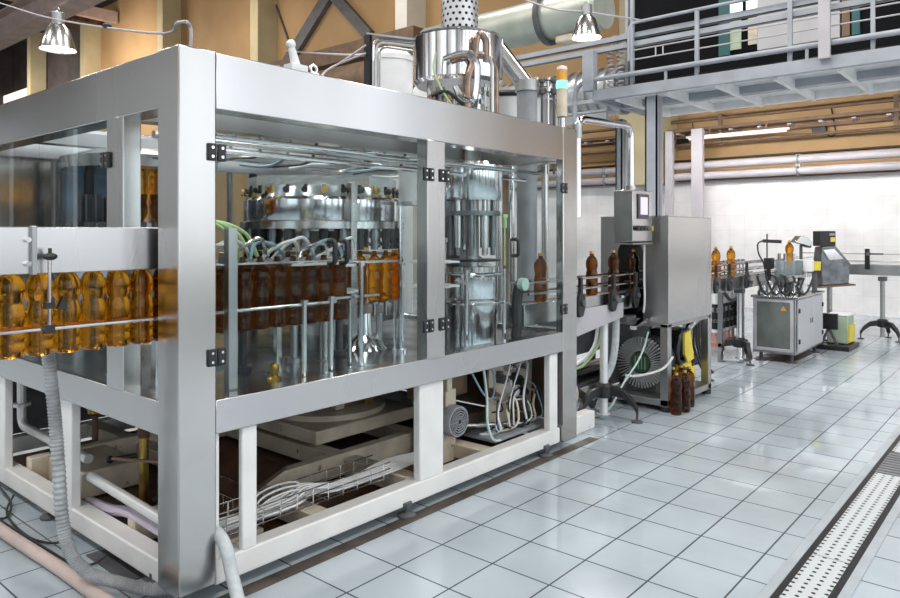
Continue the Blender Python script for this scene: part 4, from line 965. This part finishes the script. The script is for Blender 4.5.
build('hood',B().box(6.12,6.42,2.56,2.84,.36,.62),'black',t,.02);build('panel',B().prism([(6.10,.60),(6.10,.42),(6.17,.34),(6.30,.36),(6.22,.62)],'y',2.50,2.52),'yellow',t)
build('strap',B().box(6.08,6.45,2.53,2.87,.33,.36),'rubber',t,.01)
build('hose',B().tube([(6.15,2.56,.62),(6.05,2.53,.58),(6.0,2.53,.46),(6.05,2.53,.34),(6.2,2.52,.27),(6.35,2.52,.33),(6.45,2.54,.30)],.02,8,4),'black',t)
build('elbow',B().bend([(6.35,2.6,.56),(6.35,2.55,.66),(6.5,2.55,.69)],.035,.06),'steel',t)
# cables and hoses between machine and cabinet
hz=[([(5.30,2.75,.80),(5.30,2.76,.55),(5.28,2.80,.36),(5.15,2.88,.16),(5.0,2.92,.06)],.03,'hose_grey','thick grey hose dropping behind the tripod stand'),
([(5.28,2.9,.80),(5.24,2.92,.55),(5.05,2.98,.42),(4.85,3.0,.47),(4.65,3.0,.66)],.014,'hose_white','pale hose slung in a U behind the tripod stand'),
([(5.32,2.88,.80),(5.27,2.9,.56),(5.10,2.96,.40),(4.9,3.0,.43),(4.65,3.02,.60)],.012,'hose_green','yellow-green hose slung beside the pale U hose'),
([(5.62,2.62,.66),(5.55,2.66,.45),(5.42,2.74,.25),(5.30,2.80,.06),(5.2,2.85,.02)],.008,'mint','pale green cable slanting behind the stand pole to the floor'),
([(5.46,2.75,.30),(5.52,2.66,.30),(5.62,2.50,.36),(5.70,2.44,.46)],.011,'hose_white','white cable curving across the finned blower'),
([(4.6,3.0,.26),(4.85,2.95,.28),(5.0,2.9,.2),(5.1,2.85,.10)],.03,'rubber','fat black hose low behind the white floor rail'),
([(4.75,2.98,.36),(4.9,2.94,.3),(4.92,2.92,.18),(4.8,2.95,.06)],.035,'cream','pale curved hose near the floor right of the machine')]
for p,r,m,l in hz: solo('line_hose',l,'hose',B().tube(p,r,9,5),m)
solo('floor_rail','white painted rail on the floor continuing right of the machine','rail',B().box(4.40,4.86,2.70,2.79,.0,.13),'white_paint',.006)
solo('pipe_bundle','steel pipes lying on the lower shelf of the dark unit behind the hoses','pipe',B().cyl((5.31,3.35,.205),(6.34,3.35,.205),.045).cyl((5.31,3.47,.205),(6.34,3.47,.205),.045),'steel')
solo('equipment_box','dark machine unit in shadow behind the slung hoses','unit',B().box(5.25,6.4,3.2,3.6,.42,.74).box(5.25,5.31,3.2,3.26,0,.42).box(6.34,6.4,3.2,3.26,0,.42).box(5.25,5.31,3.54,3.6,0,.42).box(6.34,6.4,3.54,3.6,0,.42).box(5.25,6.4,3.2,3.6,.12,.16),'dark_grey',.01)
solo('blue_bottle','blue plastic canister on the dark unit behind the slung hoses','canister',B().lathe([(.06,.741),(.07,.75),(.07,.88),(.03,.92),(.03,.95)],(5.75,3.4,0),16),'hose_blue')
for k,(x,l) in enumerate(((6.72,'first'),(6.80,'second'),(6.86,'third'))):
    solo('line_hose','black hose hanging at the right flank of the tall cabinet, %s one'%l,'hose',B().tube([(x,2.74,.86),(x+.02,2.68,.6),(x-.02,2.66,.4),(x+.06,2.62,.2),(x+.12,2.58,.12)],.014,8,4),'rubber',group='black hoses by the tall cabinet')
# ---------------------------------------------------------------- operator panel on its swing arm
HX0,HX1,HY0,HY1,HZ0,HZ1=5.20,5.56,2.555,2.72,1.408,1.83
t=thing('operator_panel','stainless operator box with a lit screen hanging from a bent pipe arm','control panel',(5.35,2.63,1.4))
build('case',B().prism([(HY0,HZ0+.01),(HY1,HZ0),(HY1,HZ1),(HY0,HZ1)],'x',HX0,HX1),'steel',t,.006)
sb=build('screen_bezel',B().box(5.285,5.47,HY0-.012,HY0,1.60,1.80),'dark_grey',t,.003)
build('screen',B().box(5.315,5.44,HY0-.014,HY0-.011,1.635,1.775),'screen',sb)
build('base_plate',B().box(HX0-.002,HX1+.002,HY0-.003,HY1+.002,HZ0-.012,HZ0),'steel_dull',t)
for k in range(5):
    x=5.24+.062*k
    build('push_button',B().cyl((x,HY0,1.525),(x,HY0-.022,1.525),.017,n=12).cyl((x,HY0-.022,1.525),(x,HY0-.035,1.525),.022,n=12),('black','black','black','dark_grey','brass')[k],t)
build('swing_arm',B().bend([(4.43,2.60,1.60),(4.43,2.60,2.30),(5.33,2.635,2.35),(5.33,2.635,HZ1)],.027,.10,14),'chrome',t)
build('arm_joint',B().cyl((4.43,2.60,2.16),(4.43,2.60,2.26),.036,n=16).cyl((5.33,2.635,HZ1),(5.33,2.635,HZ1+.04),.04,n=16),'steel_dull',t)
solo('panel_cable','thin white cable hanging straight down below the operator box','cable',B().tube([(5.50,2.60,1.40),(5.50,2.60,1.1),(5.51,2.60,.95),(5.53,2.62,.83)],.009,8,3),'hose_white')
# ---------------------------------------------------------------- labeller
LX0,LX1,LY0,LY1=8.66,9.84,2.26,2.735
t=thing('labeller_cabinet','grey steel labeller cabinet with a dark glass door on short round feet','cabinet',(LX0,LY0,0))
build('case',B().box(LX0+.01,LX1,LY0+.01,LY1,.10,.74),'steel_dull',t,.005)
build('top_plate',B().box(LX0-.02,LX1+.02,LY0-.02,LY1+.02,.74,.765),'steel',t,.004)
fr=build('glass_door',B().holed([(LY0+.03,.13),(LY1-.01,.13),(LY1-.01,.73),(LY0+.03,.73)],[(LY0+.065,.165),(LY1-.045,.165),(LY1-.045,.695),(LY0+.065,.695)],'x',LX0-.006,LX0+.008),'lilac_grey',t,.002)
build('door_glass',B().box(LX0-.001,LX0+.004,LY0+.065,LY1-.045,.165,.695),'dark_glass',fr)
build('warning_mark',B().prism([(LY0+.10,.60),(LY0+.17,.60),(LY0+.135,.655)],'x',LX0-.004,LX0-.002),'orange',fr)
for k,(a,c) in enumerate(((LX0+.06,9.28),(9.285,LX1-.02))):
    d=build('side_door',B().box(a,c,LY0-.006,LY0+.008,.13,.73),'room_grey',t,.002)
    for z in (.25,.60): build('hinge',B().bc(((a+.03) if k==0 else (c-.03),LY0-.012,z),(.04,.014,.05)),'black',d)
    build('latch',B().bc(((c-.04) if k==0 else (a+.04),LY0-.012,.45),(.03,.012,.06)),'steel_dull',d)
for x in (LX0+.08,LX1-.1):
    for y in (LY0+.07,LY1-.07): build('foot',B().lathe([(.06,0),(.06,.012),(.02,.02),(.02,.12)],(x,y,0),14),'dark_grey',t)
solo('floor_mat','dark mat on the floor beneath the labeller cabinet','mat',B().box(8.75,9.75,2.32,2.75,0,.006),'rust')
def lz(u,v,d): return at(u,v,d=d)
dc=at(788,260,d=8.35);dc.z=0
t=thing('label_turntable','pale turntable drum of the labeller on the cabinet top','turntable',(dc.x,dc.y,.765))
build('base',B().cyl(dc+Vector((0,0,.765)),dc+Vector((0,0,.98)),.05,n=16),'steel',t)
build('table',B().cyl(dc+Vector((0,0,.98)),dc+Vector((0,0,1.005)),.19,n=32),'steel',t)
build('drum',B().lathe([(.145,1.005),(.145,1.16),(.13,1.165),(.13,1.01)],dc,32),'clear_plastic',t)
for k in range(3):
    A=2.2+k*.9;build('stud',B().cyl(dc+Vector((.1*math.cos(A),.1*math.sin(A),1.005)),dc+Vector((.1*math.cos(A),.1*math.sin(A),1.25)),.018),'steel',t)
place(po,(dc.x+.02,dc.y-.01,1.06),'amber bottle rising above the labeller turntable','capped bottles on the conveyor')
solo('bottle_rest','small steel rest carrying the bottle in the labeller turntable','rest',B().cyl((dc.x+.02,dc.y-.01,1.006),(dc.x+.02,dc.y-.01,1.058),.06,n=20),'steel')
p=at(805,264,d=8.55)
solo('label_roll','white label roll standing on the labeller between turntable and yellow spool','roll',B().cyl((p.x,p.y,1.03),(p.x,p.y,1.17),.095,n=28).cyl((p.x,p.y,.765),(p.x,p.y,1.03),.02),'white_plastic',.004)
p=at(814.5,266,d=8.75)
solo('label_spool','bright yellow spool at the right of the labeller top','spool',B().cyl((p.x,p.y,1.03),(p.x,p.y,1.14),.07,n=28),'yellow',.004)
solo('spool_spindle','dark spindle post carrying the yellow spool on the labeller','spindle',B().cyl((p.x,p.y,.765),(p.x,p.y,1.03),.03),'dark_grey')
p=at(797.5,263,d=8.45)
solo('sensor_block','black upright sensor block beside the labeller turntable','sensor',B().bc((p.x-.01,p.y-.02,1.08),(.09,.06,.17)).cyl((p.x-.01,p.y-.02,.765),(p.x-.01,p.y-.02,1.0),.016),'black',.004)
a=at(801,243,d=8.6)
t=thing('inspection_lamp','angled grey lamp hood on a dark pole above the labeller','lamp',(a.x,a.y,.765))
build('pole',B().cyl((a.x,a.y,.765),(a.x,a.y,1.34),.018),'dark_grey',t)
h0=at(794,241,d=8.6);h1=at(812,243,d=8.6);dv=(h1-h0).normalized()
b=B();zc=1.38
sd=Vector((dv.x,dv.y,0)).normalized();up=Vector((0,0,1));nrm=sd.cross(up)
rs=[]
for s in (-.07,.07): rs.append([b.b.verts.new(Vector((a.x,a.y,zc))+sd*i+up*j+nrm*s) for i,j in ((-.10,.0),(-.04,.075),(.04,.06),(.11,.0),(.07,-.05),(-.02,-.02))])
b.rings(rs);build('hood',b,'steel',t,.004)
build('lamp_face',B().bar(Vector((a.x,a.y,zc-.035))+sd*.01,Vector((a.x,a.y,zc-.055))+sd*.10,.10,.03),'dark_grey',t)
a=at(767,240,d=8.55)
t=thing('sensor_stand','thin upright rod with a black sensor and looped cable at the labeller','sensor',(a.x,a.y,.765))
build('rod',B().cyl((a.x,a.y,.765),(a.x,a.y,1.48),.009),'dark_grey',t)
sd2=Vector((sn,-cs,0))
build('sensor_head',B().bar(Vector((a.x,a.y,1.395))-sd2*.05,Vector((a.x,a.y,1.385))+sd2*.17,.035,.04),'black',t,.004)
build('cable',B().tube([Vector((a.x,a.y,1.395))-sd2*.05,Vector((a.x,a.y,1.36))-sd2*.11,Vector((a.x,a.y,1.24))-sd2*.10,Vector((a.x,a.y,1.12))-sd2*.04,Vector((a.x,a.y,.9))],.009,7,4),'black',t)
p=at(769,262,d=8.4)
solo('drive_box','small black drive box on a post left of the labeller turntable','box',B().bc((p.x,p.y,1.13),(.10,.09,.13)).cyl((p.x,p.y,.765),(p.x,p.y,1.07),.02),'black',.004)
for k in range(16):
    u=752+4.3*k;d=8.15+.05*(k%5);p=at(u,280+ (k*7%9),d=d)
    if p.x<LX0+.05: p.x=LX0+.07
    p.y=min(max(p.y,LY0+.05),LY1-.05)
    rr=.03+.012*(k%3);zt=.82+.04*(k*5%5)
    b=B().lathe([(rr,.765),(rr,zt-.02),(rr*.6,zt),(rr*.5,zt+.06),(rr*.8,zt+.07),(rr*.8,zt+.10),(.005,zt+.11)],(p.x,p.y,0),14)
    solo('adjuster','small machine adjuster on the labeller top, %s from the left'%ORD[k],'adjuster',b,('steel','black','chrome','steel_dark','white_plastic')[k%5],group='adjusters on the labeller top')
for k in range(5):
    p0=at(757+9*k,276,d=8.15);p1=at(767+9*k,292,d=8.1);p2=at(777+9*k,278,d=8.15)
    solo('labeller_cable','black cable drooping over the front of the labeller top, %s from the left'%ORD[k],'cable',B().tube([p0,(p0+p1)*.5+Vector((0,0,-.06)),Vector((p1.x,p1.y,.79)),(p2+p1)*.5+Vector((0,0,-.06)),p2],.012,7,4),'black',group='cables over the labeller')
# bottle transport in front of the labeller
for k in range(14):
    x=7.5+.13*k
    b=B().cyl((x,3.02,1.10),(x,3.02,1.165),.022,n=10).cyl((x,3.02,1.0),(x,3.02,1.10),.010,n=8).cyl((x,2.99,1.13),(x,3.06,1.13),.012,n=8)
    solo('rail_clamp','rail clamp on the rear guide of the conveyor, %s past the tall cabinet'%ORD[k],'clamp',b,('chrome','steel_dark')[k%2],group='rail clamps behind the conveyor')
solo('clamp_bar','steel bar carrying the row of rail clamps behind the conveyor','bar',B().box(7.3,9.5,3.0,3.04,.96,1.0).box(7.6,7.65,2.87,3.0,.93,.98).box(9.1,9.15,2.87,3.0,.93,.98),'steel')
# rack with filter cartridges behind the conveyor
t=thing('filter_rack','steel rack with white cartridges above a red-brown shelf behind the conveyor','rack',(8.65,3.1,0))
rp=[at(718,340,d=8.9),at(741,340,d=8.9)]
rx0,rx1,ry0,ry1=8.45,9.25,3.02,3.5
for x in (rx0,rx1-.05):
    for y in (ry0,ry1-.05): build('post',B().box(x,x+.05,y,y+.05,.0,.85),'steel_dull',t,.003)
build('shelf',B().box(rx0,rx1,ry0,ry1,.14,.19),'red_brown',t,.004);build('top_rail',B().box(rx0,rx1,ry0,ry0+.04,.80,.85),'steel',t)
build('back_sheet',B().box(rx0+.05,rx1-.05,ry1-.06,ry1-.05,.19,.8),'rust',t)
build('arc_pipe',B().tube([(8.45,3.0,.80),(8.6,2.98,.70),(8.8,2.98,.69),(9.0,2.98,.76)],.02,8,4),'dark_grey',t)
for k in range(5):
    x=8.55+.14*k
    c_=build('cartridge',B().cyl((x,3.12,.30),(x,3.12,.78),.05,n=16),'white_plastic',t)
    build('band',B().lathe([(.053,.34),(.053,.42),(.050,.42),(.050,.46),(.053,.46),(.053,.54),(.05,.54),(.05,.60),(.053,.60),(.053,.64)],(x,3.12,0),16,cap=False),'black',c_)
    build('spigot',B().cyl((x,3.12,.19),(x,3.12,.30),.02),'hose_pink',c_)
# coder hood and box behind the labeller
t=thing('printer_hood','grey steel hood with a sloped corner on a stand behind the labeller','hood',(10.6,2.3,0))
q=[at(u,v,d=9.6) for u,v in ((822,286),(849,284),(850.5,263),(836,246),(823,247),(821,262))]
b=B();dn=Vector((cs,sn,0))
rs=[[b.b.verts.new(p+dn*s) for p in q] for s in (0,.22)];b.rings(rs);build('shell',b,'steel_dark',t,.012)
qq=[at(u,v,d=9.59) for u,v in ((823,250),(834,249),(843,259),(829,260))]
b=B();rs=[[b.b.verts.new(p+dn*s) for p in qq] for s in (-.01,.005)];b.rings(rs);build('window',b,'chrome',t)
m=(q[0]+q[1])*.5+dn*.15
build('stand_pole',B().cyl((m.x,m.y,.0),(m.x,m.y,q[0].z+.02),.035).cyl((m.x,m.y,0),(m.x,m.y,.02),.15,n=24),'steel',t)
a=q[0]-Vector((sn,-cs,0))*.05;c=q[1]+Vector((sn,-cs,0))*.06
build('drip_lip',B().bar(a+dn*.12+Vector((0,0,-.015)),c+dn*.12+Vector((0,0,-.008)),.34,.02),'brown',t)
bx=at(828,239,d=9.65)
t=thing('ink_unit','black box with a yellow label sitting on the steel hood','box',(bx.x,bx.y,1.31))
rt3=Vector((sn,-cs,0))
b=B();z0,z1=at(826,246.2,d=9.65).z,at(826,231,d=9.65).z
rs=[[b.b.verts.new(Vector((bx.x,bx.y,z))+rt3*i+dn*j) for i,j in ((-.105,0),(.105,0),(.105,.2),(-.105,.2))] for z in (z0,z1)]
b.rings(rs);build('case',b,'black',t,.006)
b=B();rs=[[b.b.verts.new(Vector((bx.x,bx.y,z))+rt3*i+dn*j) for i,j in ((.035,-.004),(.095,-.004),(.095,.002),(.035,.002))] for z in (z0+.06,z0+.12)]
b.rings(rs);build('yellow_label',b,'yellow',t)
b=B();rs=[[b.b.verts.new(Vector((bx.x,bx.y,z))+rt3*i+dn*j) for i,j in ((.02,-.004),(.09,-.004),(.09,.002),(.02,.002))] for z in (z0+.145,z0+.175)]
b.rings(rs);build('grey_label',b,'grey',t)
# crate, monitor, pallet
p0=at(850,349,z=.0)
t=thing('machine_crate','pale green box with a yellow edge standing on a black pallet by the wall','box',(10.4,2.1,.0))
cx,cy=10.45,2.26
build('case',B().box(10.25,10.6,2.06,2.30,.065,.42),'pale_green',t,.01)
build('edge_strip',B().box(10.26,10.6,2.045,2.06,.08,.30),'yellow',t)
build('lid',B().box(10.24,10.61,2.05,2.31,.42,.44),'white_plastic',t,.004)
solo('pallet','low black pallet under the pale green box','pallet',B().box(10.02,10.62,2.0,2.10,0,.06).box(10.02,10.62,2.4,2.5,0,.06).box(10.02,10.1,2.1,2.4,0,.06).box(10.5,10.6,2.1,2.4,0,.06).box(10.1,10.2,2.1,2.4,0.02,.06).box(10.3,10.4,2.1,2.4,0.02,.06),'black',.004)
t=thing('monitor','black monitor on a dark V-shaped stand right of the labeller cabinet','monitor',(10.1,2.38,.06))
build('display',B().box(10.06,10.11,2.14,2.34,.26,.46),'black',t,.006)
build('stand',B().bar((10.085,2.33,.065),(10.085,2.25,.27),.03,.03).bar((10.085,2.15,.065),(10.085,2.24,.27),.03,.03),'dark_grey',t)
# far conveyor turning to the right along the wall
t=thing('discharge_conveyor','steel conveyor running off to the right in front of the white tiles','conveyor',(11.5,0,.85))
build('side_plate',B().box(11.42,11.44,-3,2.9,.90,1.045),'steel_dull',t,.003);build('side_plate',B().box(11.60,11.62,-3,2.9,.90,1.045),'steel_dull',t,.003)
build('belt',B().box(11.44,11.60,-3,2.9,1.02,1.035),'dark_grey',t)
for z in (1.095,1.20): build('guide_rail',B().cyl((11.43,-3,z),(11.43,2.9,z),.01,n=8),'steel_dull',t)
for k,y in enumerate((2.05,.9,-.4)):
    br=build('rail_bracket',B().box(11.39,11.42,y-.03,y+.03,.98,1.27),'black',t,.004);build('knob',B().cyl((11.36,y-.02,1.20),(11.39,y-.02,1.20),.03,n=12),'dark_grey',br);build('rod',B().cyl((11.37,y-.02,1.20),(11.37,y-.20,1.20),.012,n=10),'dark_grey',br)
stand('conveyor stand with black tripod foot under the conveyor by the tiled wall',11.5,1.88,.88,.28,-2.2,'steel')
# ================================================================= LIGHT AND CAMERA
def area(loc,rot,sx,sy,e,col=(1,1,1)):
    L=bpy.data.lights.new('hall_light','AREA');L.shape='RECTANGLE';L.size=sx;L.size_y=sy;L.energy=e;L.color=col
    o=bpy.data.objects.new('hall_light',L);o.location=loc;o.rotation_euler=rot;C.objects.link(o);o['kind']='helper';return o
for k in range(5): area((-4.4+k*4.2,-6.9,3.6),(math.radians(90),0,0),3.2,5.0,WIN,(.93,.97,1))
for x in (-3,2.5,8):
    for y in (-3,3,9,16): area((x,y,9.5),(0,0,0),1.2,2.4,CEIL,(1,.97,.93))
for y in (-1.5,4.0): area((12.9,y,3.45),(0,math.radians(-50),0),.3,4,WALL_FILL,(1,.95,.93))  # unseen fill lights added to brighten the tiled wall
for y,e in ((14,80),(22,130),(31,420),(40,330)): area((11.5,y,9.0),(0,math.radians(-60),0),.8,4,e,(1,.9,.8))  # unseen washers added to brighten the ochre wall and far columns
w=bpy.data.worlds.new('sky');bpy.context.scene.world=w;w.use_nodes=True
w.node_tree.nodes['Background'].inputs[0].default_value=(.85,.93,1,1);w.node_tree.nodes['Background'].inputs[1].default_value=WORLD
cam=bpy.data.cameras.new('camera');co=bpy.data.objects.new('camera',cam);C.objects.link(co)
co.location=(0,0,CH);co.rotation_euler=(PI/2,0,YAW-PI/2)
cam.sensor_width=36;cam.lens=FPX*36/900;cam.shift_y=-(299-CY)/900;cam.clip_end=200;cam.clip_start=.05
sc=bpy.context.scene;sc.camera=co
vs=sc.view_settings;vs.view_transform='Standard';vs.look='None';vs.gamma=1;vs.use_curve_mapping=False;vs.exposure=EXPO
sc.cycles.transparent_max_bounces=32;sc.cycles.max_bounces=8;sc.cycles.use_denoising=True
sc.cycles.sample_clamp_indirect=6;sc.cycles.caustics_reflective=False;sc.cycles.caustics_refractive=False
